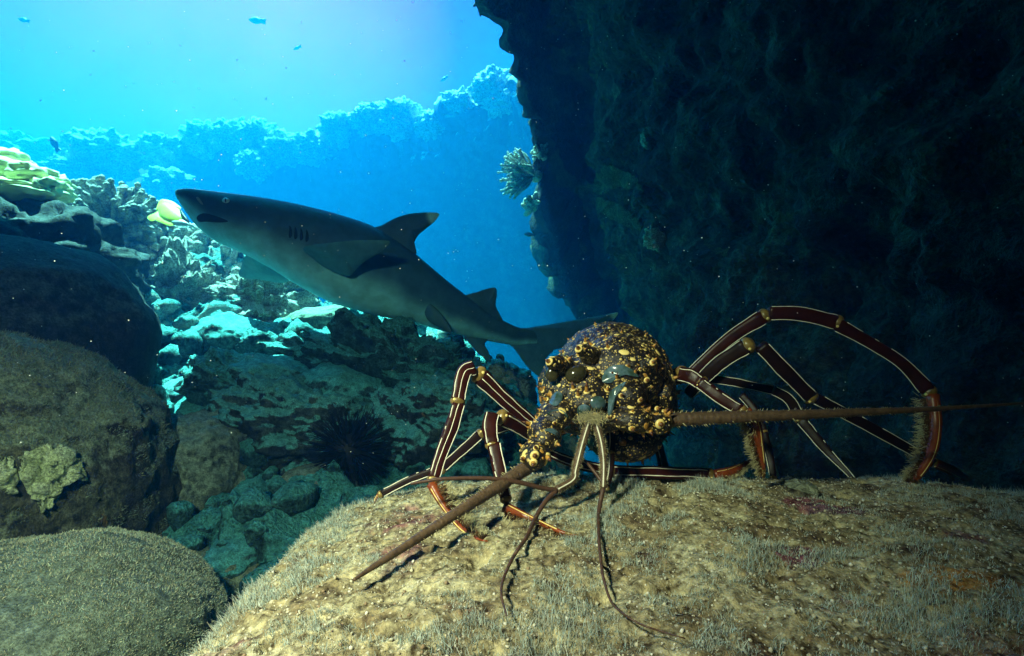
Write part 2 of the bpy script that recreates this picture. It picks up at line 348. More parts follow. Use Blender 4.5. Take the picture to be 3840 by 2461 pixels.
boulder('boulder', 1020, 2050, 110, 90, 1.12, .1, -10, M_grey, 'small pale dome stone above the foreground rock edge', 15, .07, 2., 4, .9, cat='stone')
boulder('rock', 1170, 1600, 330, 170, 1.50, .26, -8, M_dark, 'wide dark flat topped rock that the sea urchin sits against', 16, .22, 2.4, 6, .85, fine=.8)
boulder('rock', 1660, 1600, 240, 170, 1.52, .22, -22, M_dark, 'dark rock sloping down behind the left lobster legs', 17, .22, 2.4, 6, .85, fine=.8)
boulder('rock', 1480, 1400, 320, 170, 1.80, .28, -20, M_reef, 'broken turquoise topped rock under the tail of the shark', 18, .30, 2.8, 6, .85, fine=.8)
boulder('rock', 1020, 1160, 130, 125, 2.1, .22, 10, M_coral, 'bright sunlit pitted rock block below the shark belly', 19, .42, 2.6, 6, .7, fine=1.1)
boulder('rock', 700, 1150, 180, 150, 2.2, .25, -6, M_coral, 'bright sunlit rubble rock left of the pitted block', 20, .45, 2.9, 6, .7, fine=1.1)
boulder('rock', 1120, 1750, 90, 70, 1.4, .08, 20, M_brown, 'small purple brown stone left of the sea urchin', 22, .15, 2.2, 4)
boulder('rock', 820, 2200, 160, 120, .98, .12, -12, M_brown, 'dark broken rock in the gap between the bottom left boulder and the foreground rock', 23, .22, 2.4, 5)
boulder('rock', 600, 2010, 90, 75, 1.15, .08, 15, M_brown, 'brown stone wedged between the brown boulder and the oval boulder', 24, .2, 2.3, 4)
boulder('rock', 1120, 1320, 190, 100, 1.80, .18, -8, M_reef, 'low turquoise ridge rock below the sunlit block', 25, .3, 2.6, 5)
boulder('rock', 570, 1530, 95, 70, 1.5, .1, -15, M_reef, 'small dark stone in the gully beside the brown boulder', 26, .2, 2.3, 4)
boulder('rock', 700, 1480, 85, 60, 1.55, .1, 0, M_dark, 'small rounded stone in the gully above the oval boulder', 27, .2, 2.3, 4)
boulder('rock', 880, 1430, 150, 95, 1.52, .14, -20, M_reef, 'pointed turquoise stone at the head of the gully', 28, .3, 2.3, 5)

def rubble():
    rg = np.random.default_rng(31); me = REEF.data; co = np.empty(len(me.vertices) * 3); me.vertices.foreach_get('co', co); co = co.reshape(-1, 3)
    k = rg.choice(np.nonzero((co[:, 0] > -2) & (co[:, 0] < .3) & (co[:, 1] > .8) & (co[:, 1] < 2.6) & (co[:, 2] > -.8))[0], 1500, replace=False); mb = MB(); v, f = ico(2)
    for n, i in enumerate(k):
        r = .006 + .038 * rg.random() ** 4; q = v * (1 + .55 * fbm(v * 1.6 + n * 1.7, 3, 5))[:, None] * (r * (.6 + rg.random(3) * .8)); a = rg.random() * 6.28; c, sn = math.cos(a), math.sin(a)
        q = np.stack([q[:, 0] * c - q[:, 1] * sn, q[:, 0] * sn + q[:, 1] * c, q[:, 2]], 1); mb.add(q + co[i] + (0, 0, r * .25), f)
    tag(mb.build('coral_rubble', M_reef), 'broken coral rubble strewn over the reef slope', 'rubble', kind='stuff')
rubble()

M_teal = rock_mat('teal lit boulder', (.04, .07, .07), (.075, .17, .17), (.14, .30, .28), 11, silt_light=(.14, .52, .55), silt_light_amt=.9, bump=.8, bdist=.008, spots=[((.09, .05, .06), .63, 9)])  # teal light of the water put into the boulder colour
for k, (px, py, rx, ry, D, rd, rot, lb) in enumerate([
    (1330, 1480, 190, 115, 1.62, .2, -14, 'rounded teal boulder under the low tail fin of the shark'),
    (1020, 1420, 150, 90, 1.56, .16, -10, 'broad teal boulder above the black sea urchin'),
    (1620, 1460, 150, 110, 1.72, .16, -30, 'teal boulder on the reef edge beside the open blue water'),
    (1010, 1880, 120, 105, 1.24, .12, 6, 'rounded teal boulder between the oval boulder and the sea urchin'),
    (1560, 1780, 160, 110, 1.5, .15, -20, 'teal boulder behind the left lobster legs near the foreground crest'),
    (900, 2090, 110, 80, 1.02, .1, -6, 'teal boulder at the foot of the oval boulder'),
    (1230, 2040, 95, 60, 1.05, .09, -18, 'low teal boulder just above the left edge of the foreground boulder'),
    (760, 1560, 100, 70, 1.5, .1, 12, 'teal boulder at the top of the oval boulder'),
    (880, 1270, 150, 85, 1.8, .14, -8, 'flat teal boulder at the foot of the sunlit reef')]):
    boulder('boulder', px, py, rx, ry, D, rd, rot, M_teal, lb, 80 + k, .13, 2.1, 5, .95, cat='boulder', fine=.7)

# sponge patch on the brown boulder: a lumpy crust that follows the boulder face
def patch(tree, name, outline, thick, m, label, cat, off=(0, 0, 0), seed=0, n=46):
    o = np.array(outline, float); lo = o.min(0); hi = o.max(0); pts = []; idx = {}
    def inside(x, y):
        c = False
        for i in range(len(o)):
            x1, y1 = o[i]; x2, y2 = o[i - 1]
            if (y1 > y) != (y2 > y) and x < (x2 - x1) * (y - y1) / (y2 - y1) + x1: c = not c
        return c
    for i in range(n):
        for j in range(n):
            x = lo[0] + (hi[0] - lo[0]) * i / (n - 1); y = lo[1] + (hi[1] - lo[1]) * j / (n - 1)
            w = pnoise(np.array([[x / 26, y / 26, seed]]))[0] * (22 if seed < 20 else 45)
            if inside(x + w, y + w * .7):
                d = P(x, y, 1).normalized(); h = tree.ray_cast(-Vector(off), d)
                if h[0] is not None: idx[(i, j)] = len(pts); pts.append((h[0] + Vector(off), h[1]))
    base = np.array([tuple(p) for p, _ in pts]); nn = np.array([tuple(q) for _, q in pts])
    top = base.copy(); bd = np.ones(len(pts))
    for (i, j), k in idx.items():
        bd[k] = all((i + a, j + b) in idx for a, b in ((1, 0), (-1, 0), (0, 1), (0, -1)))
    w, _ = worley(base * 60, 4); hgt = thick * (1 + .9 * fbm(base * 70, 3, 2) + 1.0 * (.45 - w)); hgt = np.where(bd > 0, np.maximum(hgt, thick * .3), -.002)
    top = base + nn * hgt[:, None]
    f = [(idx[(i, j)], idx[(i + 1, j)], idx[(i + 1, j + 1)], idx[(i, j + 1)]) for (i, j) in idx if (i + 1, j) in idx and (i + 1, j + 1) in idx and (i, j + 1) in idx]
    f2 = [tuple(k + len(base) for k in q[::-1]) for q in f]
    mb = MB(); mb.add(np.concatenate([top, base - nn * .006]), f + f2)
    return tag(mb.build(name, m), label, cat)
M_sponge = rock_mat('yellow sponge', (.45, .50, .26), (.74, .78, .46), (.85, .88, .66), 40, bump=.6, bdist=.004)
patch(bvh(B_brown), 'encrusting_sponge', [(90, 1690), (160, 1680), (250, 1685), (290, 1740), (325, 1780), (280, 1810), (230, 1830), (200, 1900), (160, 1930), (130, 1880), (90, 1830), (60, 1760)], .016, M_sponge,
      'pale yellow crusty sponge patch spread over the brown boulder face', 'sponge', B_brown.location, 1)
patch(bvh(B_brown), 'encrusting_sponge', [(-10, 1720), (50, 1710), (70, 1800), (30, 1860), (-10, 1830)], .012, M_sponge,
      'olive yellow sponge patch at the left picture edge of the brown boulder', 'sponge', B_brown.location, 5, 26)
M_orange = rock_mat('orange sponge', (.30, .10, .02), (.45, .18, .04), (.55, .28, .08), 40, bump=.5, bdist=.003)

# ------------------------------------------------------------------ corals
def finger_coral(name, c, rad, up, n, fr, fl, m, label, seed=0, spread=1.2, cat='coral', group=None, sides=7, fork=2, core=.62):
    rg = np.random.default_rng(seed); mb = MB(); up = np.array(up, float); up /= np.linalg.norm(up); c = np.array(tuple(c), float)
    ellip(mb, (0, 0, 0), np.eye(3) * rad * core, 0, 3)
    for i in range(n):
        while True:
            d = rg.normal(size=3); d /= np.linalg.norm(d)
            if d @ up > math.cos(spread * 1.25): break
        L0 = rad * (.85 + .3 * rg.random()); b = d * rad * core * .72
        for k in range(fork):
            e = d + rg.normal(size=3) * .16; e /= np.linalg.norm(e); tip = b + e * (L0 - rad * core * .72) * (1 + .2 * rg.random()); mid = (b + tip) / 2 + rg.normal(size=3) * fl * .12
            pts = resample([b, mid, tip], 6); r = fr * np.array([.8, .9, 1., 1.05, 1.0, .55]) * (.8 + .45 * rg.random())
            tt = pts; tube(mb, pts + c, r, sides, 0)
            # rounded knob
            ellip(mb, tip + c, np.eye(3) * fr * (1.0 + .25 * rg.random()), 0, 1)
    V = np.concatenate(mb.V)
    o = MB(); k = 0
    mb2 = MB(); mb2.V = [mb.V[0]] + [v - c for v in mb.V[1:]]; mb2.F = mb.F; mb2.M = mb.M; mb2.C = mb.C; mb2.n = mb.n
    ob = mb2.build(name, m); ob.location = tuple(c); return tag(ob, label, cat, group)
finger_coral('cauliflower_coral', P(440, 860, 2.1), .165, (.1, -.3, 1), 100, .0115, .1, M_coral, 'stubby branching coral head at the left, above the sunlit reef', 1, 1.2, core=.42)
finger_coral('cauliflower_coral', P(600, 960, 2.2), .12, (.1, -.3, 1), 60, .015, .07, M_coral, 'knobbly sunlit coral head to the left below the yellow fish', 2, 1.3)
finger_coral('cauliflower_coral', P(745, 960, 2.3), .10, (0, -.3, 1), 26, .022, .06, M_coral, 'rounded pale coral lobes below the chin of the shark', 3, 1.3)
finger_coral('cauliflower_coral', P(860, 970, 2.4), .10, (0, -.3, 1), 24, .022, .06, M_coral, 'pale coral clump beside the far pectoral fin of the shark', 4, 1.3)
finger_coral('cauliflower_coral', P(540, 1060, 2.1), .07, (0, -.4, 1), 20, .016, .05, M_coral, 'small white coral clump right of the dark ledge', 5, 1.3)
finger_coral('cauliflower_coral', P(640, 1060, 2.15), .07, (0, -.4, 1), 18, .016, .05, M_coral, 'white coral lump in the middle of the bright reef top', 6, 1.3)
finger_coral('cauliflower_coral', P(830, 1070, 2.2), .08, (0, -.4, 1), 18, .018, .05, M_coral, 'white coral lump directly left of the pitted sunlit block', 7, 1.3)
boulder('plate_coral', 1200, 1215, 150, 62, 2.02, .2, 10, M_plate, 'dark green plate coral with a pale rim under the shark belly', 30, .12, 2., 5, .9, cat='coral')

M_yellow = plain('yellow coral', (.80, .80, .42), .7, .2, .10, 14, .3)
def yellow_coral():
    root = MB()
    for (px, py, D, rx, ry, rd, s) in ((40, 660, 1.7, 130, 50, .12, 1), (10, 600, 1.75, 75, 45, .10, 2), (150, 680, 1.68, 70, 45, .10, 3), (190, 720, 1.66, 45, 50, .07, 4), (60, 720, 1.62, 130, 35, .10, 5)):
        v, f = ico(4); p = v * (rx / F * D, rd, ry / F * D); p = p + v * (fbm(v * 2.3 + s * 5, 3, s) * .03)[:, None]; root.add(p + np.array(tuple(P(px, py, D) - P(60, 690, 1.68))), f)
    o = root.build('lobed_coral', M_yellow); o.location = P(60, 690, 1.68)
    return tag(o, 'smooth sunlit yellow white lobed coral on top of the dark ledge at the left edge', 'coral')
yellow_coral()

# ------------------------------------------------------------------ far reef wall with coral heads on its rim
def far_wall():
    ct = np.array([(560, 640, 10.5), (690, 590, 10.2), (740, 525, 10), (860, 490, 9.8), (1000, 500, 9.6), (1130, 510, 9.4), (1280, 470, 9.2), (1340, 430, 9), (1500, 410, 8.8), (1630, 440, 8.5), (1680, 385, 8.3), (1790, 360, 8), (1850, 310, 7.8), (1930, 300, 7.6), (2050, 320, 7.3), (2300, 300, 7), (2700, 250, 6.6)], float)
    nu, nv = 330, 260; pxs = np.linspace(ct[0, 0], ct[-1, 0], nu); py = np.interp(pxs, ct[:, 0], ct[:, 1]); D = np.interp(pxs, ct[:, 0], ct[:, 2])
    v = np.linspace(0, 1, nv); X = np.zeros((nu, nv, 3)); x = (pxs - CX) / F * D; zt = (CY - py) / F * D - .06
    t = np.clip(v / .72, 0, 1); u = np.clip((v - .72) / .28, 0, 1)
    for i in range(nu):
        X[i, :, 0] = x[i]; X[i, :, 1] = D[i] + .9 * (1 - t) ** 2 * 0 - .35 * t ** 2 + 1.5 * u; X[i, :, 2] = -3.0 + (zt[i] + 3.0) * t - .5 * (1 - np.cos(u * 1.4)) - .15 * t ** 8
    q = X.reshape(-1, 3); n = grid_normals(X); n = np.where((n[..., 1:2] > 0) & (np.abs(n[..., 2:]) < .5), -n, n); n = np.where(n[..., 2:] < -.3, -n, n)
    w1, _ = worley(q * 1.1, 40); w2, _ = worley(q * 3.3 + fbm(q * 2, 2, 3)[:, None] * .5, 41); w3, _ = worley(q * 9, 42)
    d = .55 * (.55 - w1) + .32 * (.5 - w2) + .12 * (.5 - w3) + .25 * fbm(q * 1.3, 5, 43)
    d = d * (.16 + .84 * sstep(.60, .76, np.tile(v, nu)))
    o = grid_mesh('reef_wall', X + n * d.reshape(nu, nv, 1), [M_far, M_farshade]); k = np.arange(len(o.data.polygons)); o.data.polygons.foreach_set('material_index', ((k % (nv - 1)) / (nv - 1) < .655 + .03 * np.sin((k // (nv - 1)) * .9)).astype(np.int32))
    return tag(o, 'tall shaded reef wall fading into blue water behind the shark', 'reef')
WALL = far_wall()
rg = np.random.default_rng(3)
def head(px, py, D, r, label, seed, flat=.8, m=M_coral):
    v, f = ico(5); q = v * 1.0; w1, _ = worley(q * 2.2 + seed, seed); w2, _ = worley(q * 6 + seed, seed + 1); w3, _ = worley(q * 14 + seed, seed + 2)
    p = v * (1 + .55 * (.5 - w1) + .34 * (.5 - w2) + .14 * (.5 - w3))[:, None] * (r, r, r * flat)
    mb = MB(); mb.add(p, f); o = mb.build('coral_head', m); o.location = P(px, py, D); return tag(o, label, 'coral', 'coral heads on the far reef')
M_farcoral = rock_mat('far coral', (.45, .5, .45), (.6, .62, .55), (.75, .75, .68), 5, silt_light=(.85, .85, .8), silt_light_amt=.9, bump=.7, bdist=.03)
for k, (px, py, D, r, fl, lb) in enumerate([
    (390, 590, 9.0, .55, .75, 'broad bright coral mound on the far reef at the left, above the branching coral'),
    (600, 575, 9.3, .36, .9, 'smaller bright coral mound above the yellow fish'),
    (90, 590, 10.5, .8, .5, 'faint low coral mound at the left picture edge behind the yellow coral'),
    (270, 650, 8.6, .4, .5, 'low dim coral lump below and left of the broad coral mound'),
    (640, 690, 8.8, .35, .7, 'dim coral lump between the broad mound and the snout of the shark'),
    (770, 530, 9.6, .38, .8, 'shaded coral lump on the left end of the far reef wall'),
    (880, 515, 9.4, .36, .8, 'grey coral lump on the far wall above the shark head'),
    (970, 520, 9.1, .34, .9, 'bright white coral lump on the far wall rim, first from the left'),
    (1060, 560, 9.0, .34, .8, 'white coral lump slightly below the far wall rim'),
    (1170, 560, 8.9, .32, .8, 'white coral lump in the dip of the far wall rim'),
    (950, 620, 8.8, .26, .9, 'white coral lump hanging lowest on the far wall'),
    (1270, 490, 8.8, .30, .9, 'coral tuft left of the long bright coral crest'),
    (1400, 455, 8.6, .36, .7, 'left half of the long bright coral crest on the far wall'),
    (1510, 450, 8.4, .36, .8, 'highest lump of the long bright coral crest on the far wall'),
    (1620, 475, 8.2, .26, .8, 'right end of the long bright coral crest on the far wall'),
    (1720, 400, 7.9, .26, .8, 'coral clump on the step of the far wall near the cave rock'),
    (1860, 340, 7.6, .34, .8, 'dark topmost coral clump of the far wall beside the cave rock'),
    (1910, 400, 7.5, .3, .6, 'pale coral shelf against the edge of the cave rock')]):
    head(px, py, D, r, lb, 60 + k * 3, fl, M_farcoral)

# ------------------------------------------------------------------ the cave: an overhanging cliff on the right, plus unseen slabs added to shade it
def cliff():
    edge = np.array([(-300, 1800, 2.6), (0, 1935, 2.9), (150, 1970, 3.0), (260, 2010, 3.1), (330, 2030, 3.2), (430, 2095, 3.3), (600, 2100, 3.4), (750, 2105, 3.5), (850, 2125, 3.8), (950, 2155, 4.1), (1100, 2225, 4.4), (1250, 2310, 4.9), (1450, 2410, 5.4), (1700, 2480, 5.6), (2300, 2520, 5.7)], float)
    nz, nu = 300, 620; py = np.linspace(-300, 2300, nz); ex = np.interp(py, edge[:, 0], edge[:, 1]); ed = np.interp(py, edge[:, 0], edge[:, 2])
    X = np.zeros((nz, nu, 3))
    for i in range(nz):
        z = (CY - py[i]) / F * ed[i]; x0 = (ex[i] - CX) / F * ed[i]; y0 = ed[i]
        h = .22 * (z + .2) if z > -.2 else .5 * (z + .2) * -.3
        loop = [(x0, y0), (x0 + .35, y0 - .28), (.86 - .24 * max(z, -1), 2.25), (1.0 - .17 * max(z, -1), 1.5), (1.08 - .1 * max(z, 0), .8), (1.15, 0), (1.4, -1.2), (2.2, -2.), (4.6, -1.6), (5.2, 1), (5., 4), (4.2, y0 + 1.6), (2.6, y0 + 1.5), (x0 + .8, y0 + .9)]
        c = smooth_poly([(a, b, z) for a, b in loop], 12); s = np.concatenate([[0], np.cumsum(np.linalg.norm(np.diff(np.concatenate([c, c[:1]]), axis=0), axis=1))])
        cc = np.concatenate([c, c[:1]]); half = s[np.argmin(np.abs(cc[:, 1] + 1.9))]
        u = np.concatenate([np.linspace(0, half, int(nu * .8), endpoint=False), np.linspace(half, s[-1], nu - int(nu * .8), endpoint=False)])
        X[i] = np.stack([np.interp(u, s, cc[:, j]) for j in range(3)], 1)
    cen = X.mean(1, keepdims=True); n = X - cen; du = np.gradient(X, axis=0); dv = np.roll(X, -1, 1) - np.roll(X, 1, 1); nn = np.cross(du, dv); nn /= np.linalg.norm(nn, axis=2, keepdims=True) + 1e-9
    nn = np.where(((nn * n).sum(2, keepdims=True)) < 0, -nn, nn)
    q = X.reshape(-1, 3); w1, _ = worley(q * 1.3 + fbm(q, 2, 2)[:, None] * .6, 50); w2, _ = worley(q * 3.7 + fbm(q * 3, 2, 4)[:, None] * .4, 51)
    w3, _ = worley(q * 10 + fbm(q * 8, 2, 6)[:, None] * .4, 52)
    d = .20 * (.5 - w1) + .10 * (.5 - w2) + .06 * (.5 - w3) + .13 * ridged(q * 1.1, 5, 53) * .8 + .05 * ridged(q * 4.5, 4, 55) + .08 * fbm(q * 5, 4, 54)
    k = np.array(tuple(Vector((0, 0, 0)))); X = X + nn * d.reshape(nz, nu, 1)
    return X
def cave():
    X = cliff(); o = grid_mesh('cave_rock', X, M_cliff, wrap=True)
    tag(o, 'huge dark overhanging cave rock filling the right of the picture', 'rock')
    # overhead slab shaped for its shadow line; side, rear slabs added to block light
    def slab(name, outline, z0, z1, seed, bulge=.12):
        c = smooth_poly([(a, b, 0) for a, b in outline], 10); n = len(c); cen = c.mean(0); rows = []
        for s, z in [(0.02, z0)] + [(s, z0) for s in np.linspace(.15, .92, 14)] + [(1, z0 + .1), (1.02, (z0 + z1) / 2), (1, z1 - .1)] + [(s, z1) for s in (.9, .6, .3, .02)]:
            rows.append(np.concatenate([(cen + (c - cen) * s)[:, :2], np.full((n, 1), z)], 1))
        Y = np.array(rows); q = Y.reshape(-1, 3); d = bulge * fbm(q * 1.6, 4, seed); Y = Y + np.stack([d, d, d * 1.2], 1).reshape(Y.shape)
        return grid_mesh(name, Y, M_cliff, o, wrap=True)
    slab('shade_roof', [(-3.4, .9), (-2.6, 1.75), (-2.1, 1.9), (-1.7, 1.84), (-1.35, 1.94), (-1.0, 2.12), (-.7, 2.6), (-.45, 3.0), (.3, 3.2), (1.2, 3.2), (2.2, 3.1), (3.2, 2.5), (3.6, 0), (3, -2), (0, -2.4), (-3.0, -1.8)], 2.12, 2.9, 71)
    slab('left_light_block', [(-3.5, .75), (-3.0, .75), (-2.9, -.4), (-2.7, -1.7), (-3.3, -1.8), (-3.6, -.5)], -2.2, 2.3, 73)
    slab('rear_light_block', [(-2.9, -1.5), (-.6, -1.4), (1, -1.3), (3, -1.5), (3, -2.1), (0, -2.3), (-2.9, -2.1)], -2.2, 2.3, 72)
    return o
CAVE = cave()
finger_coral('branching_coral', P(2010, 660, 3.35), .19, (-1, -.2, .22), 40, .0085, .12, M_coral, 'pale branching coral growing sideways from the cave rock edge', 11, .75, sides=6, fork=3, core=.22)
finger_coral('branching_coral', P(2040, 590, 3.3), .07, (-.8, -.3, .6), 18, .009, .05, M_coral, 'small coral tuft on the cave rock edge above the sideways branching coral', 12, 1.0, sides=6, fork=3, core=.3)
finger_coral('branching_coral', P(2000, 770, 3.45), .07, (-.9, -.3, .4), 14, .014, .05, M_coral, 'rounded pale coral knob on the cave rock edge below the sideways branching coral', 13, 1.2, sides=6)
CT = bvh(CAVE)
def on_cave(px, py):
    h, n = hit(CT, px, py); return (h, n) if h else (P(px, py, 2.5), Vector((0, -1, 0)))
def cave_lump(px, py, rx, ry, label, seed, m, cat):
    h, n = on_cave(px, py); D = h.y; v, f = ico(4); w, _ = worley(v * 3 + seed, seed); p = v * (1 + .5 * (.5 - w) + .2 * fbm(v * 4, 3, seed))[:, None] * (rx / F * D, min(rx, ry) / F * D * .8, ry / F * D)
    mb = MB(); mb.add(p, f); o = mb.build('sponge', m); o.location = h; return tag(o, label, cat)
M_palesp = rock_mat('pale sponge', (.22, .26, .20), (.36, .40, .30), (.50, .52, .40), 30, bump=.7, bdist=.006)
M_growth = rock_mat('olive growth', (.04, .045, .022), (.10, .105, .055), (.17, .175, .10), 30, bump=.8, bdist=.01)
for k, (o, lb) in enumerate((([(2050, 500), (2090, 560), (2130, 640), (2190, 690), (2160, 730), (2090, 690), (2050, 620), (2035, 540)], 'olive crust growing down the left edge of the dark cave rock'),
                             ([(2210, 640), (2290, 610), (2370, 650), (2420, 690), (2390, 720), (2320, 700), (2250, 740), (2200, 700)], 'olive crust spread across the cave rock left of the round pale sponge'),
                             ([(2250, 740), (2320, 760), (2380, 800), (2420, 850), (2380, 870), (2310, 830), (2240, 790)], 'olive crust band leading down to the round pale sponge on the cave rock'),
                             ([(2640, 920), (2700, 930), (2760, 945), (2740, 965), (2680, 955)], 'faint pale crust streak right of the round pale sponge on the cave rock'))):
    patch(CT, 'encrusting_growth', o, .018, M_growth, lb, 'growth', (0, 0, 0), 20 + k, 40)
cave_lump(2465, 890, 52, 50, 'round pale sponge hanging on the dark cave rock', 3, M_palesp, 'sponge')
cave_lump(2430, 520, 26, 40, 'small pale comma shaped sponge high on the dark cave rock', 4, M_palesp, 'sponge')

# ------------------------------------------------------------------ foreground rock with algae turf
def rock_h(x, y, detail=True):
    x = np.asarray(x, float); y = np.asarray(y, float)
    bx, by, hx, hy, r = .625, .0, .79, .53, .13
    dx = np.abs(x - bx) - (hx - r); dy = np.abs(y - by) - (hy - r)
    sd = np.hypot(np.maximum(dx, 0), np.maximum(dy, 0)) + np.minimum(np.maximum(dx, dy), 0) - r
    t = np.maximum(0, sd + .08); z = -.134 - 2.0 * t ** 2 - 9. * np.maximum(0, t - .075) ** 1.6 - .16 * (x - .16) ** 2 - .02 * np.maximum(0, .36 - y)
    if detail:
        p = np.stack([x.ravel(), y.ravel(), 0 * x.ravel()], 1)
        z = z + (.008 * fbm(p * 9, 3, 80) + .0052 * fbm(p * 38, 3, 81) + .0028 * fbm(p * 150, 2, 82) - .006 * sstep(.30, .12, worley(p * 34 + fbm(p * 60, 2, 3)[:, None] * .3, 83)[0])).reshape(x.shape)
    return np.maximum(z, -.95)
def rock_D(px, py):                                       # depth at which a ray meets the foreground rock
    D = np.linspace(.15, .8, 1300); x = (px - CX) / F * D; z = (CY - py) / F * D; h = rock_h(x, D); k = np.nonzero(z <= h)[0]
    return float(D[k[0]]) if len(k) else 9.

def grow_mat():
    m, N, L, b = mat('turf covered rock', .95, .1); tc = N.new('ShaderNodeTexCoord'); co = tc.outputs['Object']
    a = noise_node(N, L, co, 26, 6, .65); v = noise_node(N, L, co, 330, 0, 0, 'vor'); f = noise_node(N, L, co, 170, 4, .7); g = noise_node(N, L, co, 9, 5, .6)
    c = ramp(N, L, a.outputs['Fac'], [(.34, (.12, .085, .055)), (.46, (.25, .21, .12)), (.56, (.40, .36, .22)), (.68, (.50, .48, .33))]).outputs[0]
    c2 = ramp(N, L, f.outputs['Fac'], [(.34, (.15, .12, .10)), (.5, (.85, .85, .85)), (.64, (1.5, 1.45, 1.35))]).outputs[0]
    c = mixc(N, L, 1., c, c2, 'MULTIPLY')
    s = ramp(N, L, v.outputs['Distance'], [(.18, (1, 1, 1)), (.35, (0, 0, 0))]).outputs[0]
    sep = N.new('ShaderNodeSeparateColor'); L.new(v.outputs['Color'], sep.inputs[0])
    pick = ramp(N, L, sep.outputs[0], [(.6, (0, 0, 0)), (.68, (.8, .8, .8))]).outputs[0]
    c = mixc(N, L, mixc(N, L, 1., s, pick, 'MULTIPLY'), c, (.62, .57, .44))
    red = ramp(N, L, g.outputs['Fac'], [(.60, (0, 0, 0)), (.66, (.75, .75, .75))]).outputs[0]
    c = mixc(N, L, red, c, mixc(N, L, 1., (.20, .07, .09), c2, 'MULTIPLY'))
    for px, py, rx, ry, col in ((3540, 2165, .030, .012, (.42, .19, .04)), (3050, 1890, .024, .016, (.20, .05, .09)), (3000, 2090, .012, .014, (.16, .05, .09)), (3110, 1905, .02, .014, (.14, .08, .12))):   # crusts that grow on the rock
        q = P(px, py, rock_D(px, py)); sb = N.new('ShaderNodeVectorMath'); sb.operation = 'SUBTRACT'; L.new(co, sb.inputs[0]); sb.inputs[1].default_value = (q.x, q.y, 0)
        ml = N.new('ShaderNodeVectorMath'); ml.operation = 'MULTIPLY'; L.new(sb.outputs[0], ml.inputs[0]); ml.inputs[1].default_value = (1 / rx, 1 / ry, 0)
        ln = N.new('ShaderNodeVectorMath'); ln.operation = 'LENGTH'; L.new(ml.outputs[0], ln.inputs[0]); ad = N.new('ShaderNodeMath'); ad.operation = 'MULTIPLY_ADD'; L.new(a.outputs['Fac'], ad.inputs[0]); ad.inputs[1].default_value = 3; L.new(ln.outputs['Value'], ad.inputs[2])
        sc = N.new('ShaderNodeMapRange'); L.new(ad.outputs[0], sc.inputs[0]); sc.inputs[1].default_value = 2.35; sc.inputs[2].default_value = 2.6; sc.inputs[3].default_value = .85; sc.inputs[4].default_value = 0
        c = mixc(N, L, sc.outputs[0], c, mixc(N, L, 1., col, c2, 'MULTIPLY'))
    L.new(c, b.inputs['Base Color']); bp = N.new('ShaderNodeBump'); bp.inputs['Strength'].default_value = .9; bp.inputs['Distance'].default_value = .003
    L.new(f.outputs['Fac'], bp.inputs['Height']); L.new(bp.outputs[0], b.inputs['Normal']); return m
def fore_rock():
    xs = np.concatenate([np.linspace(-.6, -.25, 40, endpoint=False), np.linspace(-.25, .75, 430, endpoint=False), np.linspace(.75, 1.45, 60)])
    ys = np.concatenate([np.linspace(-.6, .15, 40, endpoint=False), np.linspace(.15, .62, 260, endpoint=False), np.linspace(.62, 1.0, 50)])
    X, Y = np.meshgrid(xs, ys, indexing='ij'); Z = rock_h(X, Y)
    return tag(grid_mesh('boulder', np.stack([X, Y, Z], -1), grow_mat()), 'broad tan boulder covered in sandy algae turf that the lobster stands on', 'boulder')
FORE = fore_rock()
def turf(name, pos, nrm, length, width, cols, seed, label, lean=.5):
    rg = np.random.default_rng(seed); n = len(pos); L = length[:, None] * (.55 + .9 * rg.random((n, 1)))
    side = rg.normal(size=(n, 3)); side -= (side * nrm).sum(1, keepdims=True) * nrm; side /= np.linalg.norm(side, axis=1, keepdims=True)
    dirn = nrm + lean * rg.normal(size=(n, 3)) * .6 + np.array([-.1, 0, .35]); dirn /= np.linalg.norm(dirn, axis=1, keepdims=True)
    bend = rg.normal(size=(n, 3)) * .25
    w = width * (.6 + .8 * rg.random((n, 1)))
    b = pos - nrm * .001; a1 = b + dirn * L * .55; a2 = b + (dirn + bend) * L
    V = np.stack([b - side * w, b + side * w, a1 + side * w * .8, a1 - side * w * .8, a2 + side * w * .35, a2 - side * w * .35], 1)
    base = np.arange(n)[:, None] * 6; q = np.concatenate([base + np.array([[0, 1, 2, 3]]), base + np.array([[3, 2, 4, 5]])], 0)
    me = bpy.data.meshes.new(name); me.vertices.add(n * 6); me.vertices.foreach_set('co', V.reshape(-1).astype(np.float32))
    me.loops.add(len(q) * 4); me.loops.foreach_set('vertex_index', q.reshape(-1).astype(np.int32)); me.polygons.add(len(q)); me.polygons.foreach_set('loop_start', np.arange(0, len(q) * 4, 4, dtype=np.int32))
    me.update(calc_edges=True)
    pal = np.array(cols); c = pal[rg.integers(0, len(pal), n)] * (.7 + .6 * rg.random((n, 1))); cc = np.repeat(c[:, None], 6, 1).reshape(-1, 3)
    return tag(fin(me, name, M_turf, None, False, None, cc), label, 'algae', kind='stuff')
M_turf = tint_mat('algae turf', .9, .1, .15, 80)
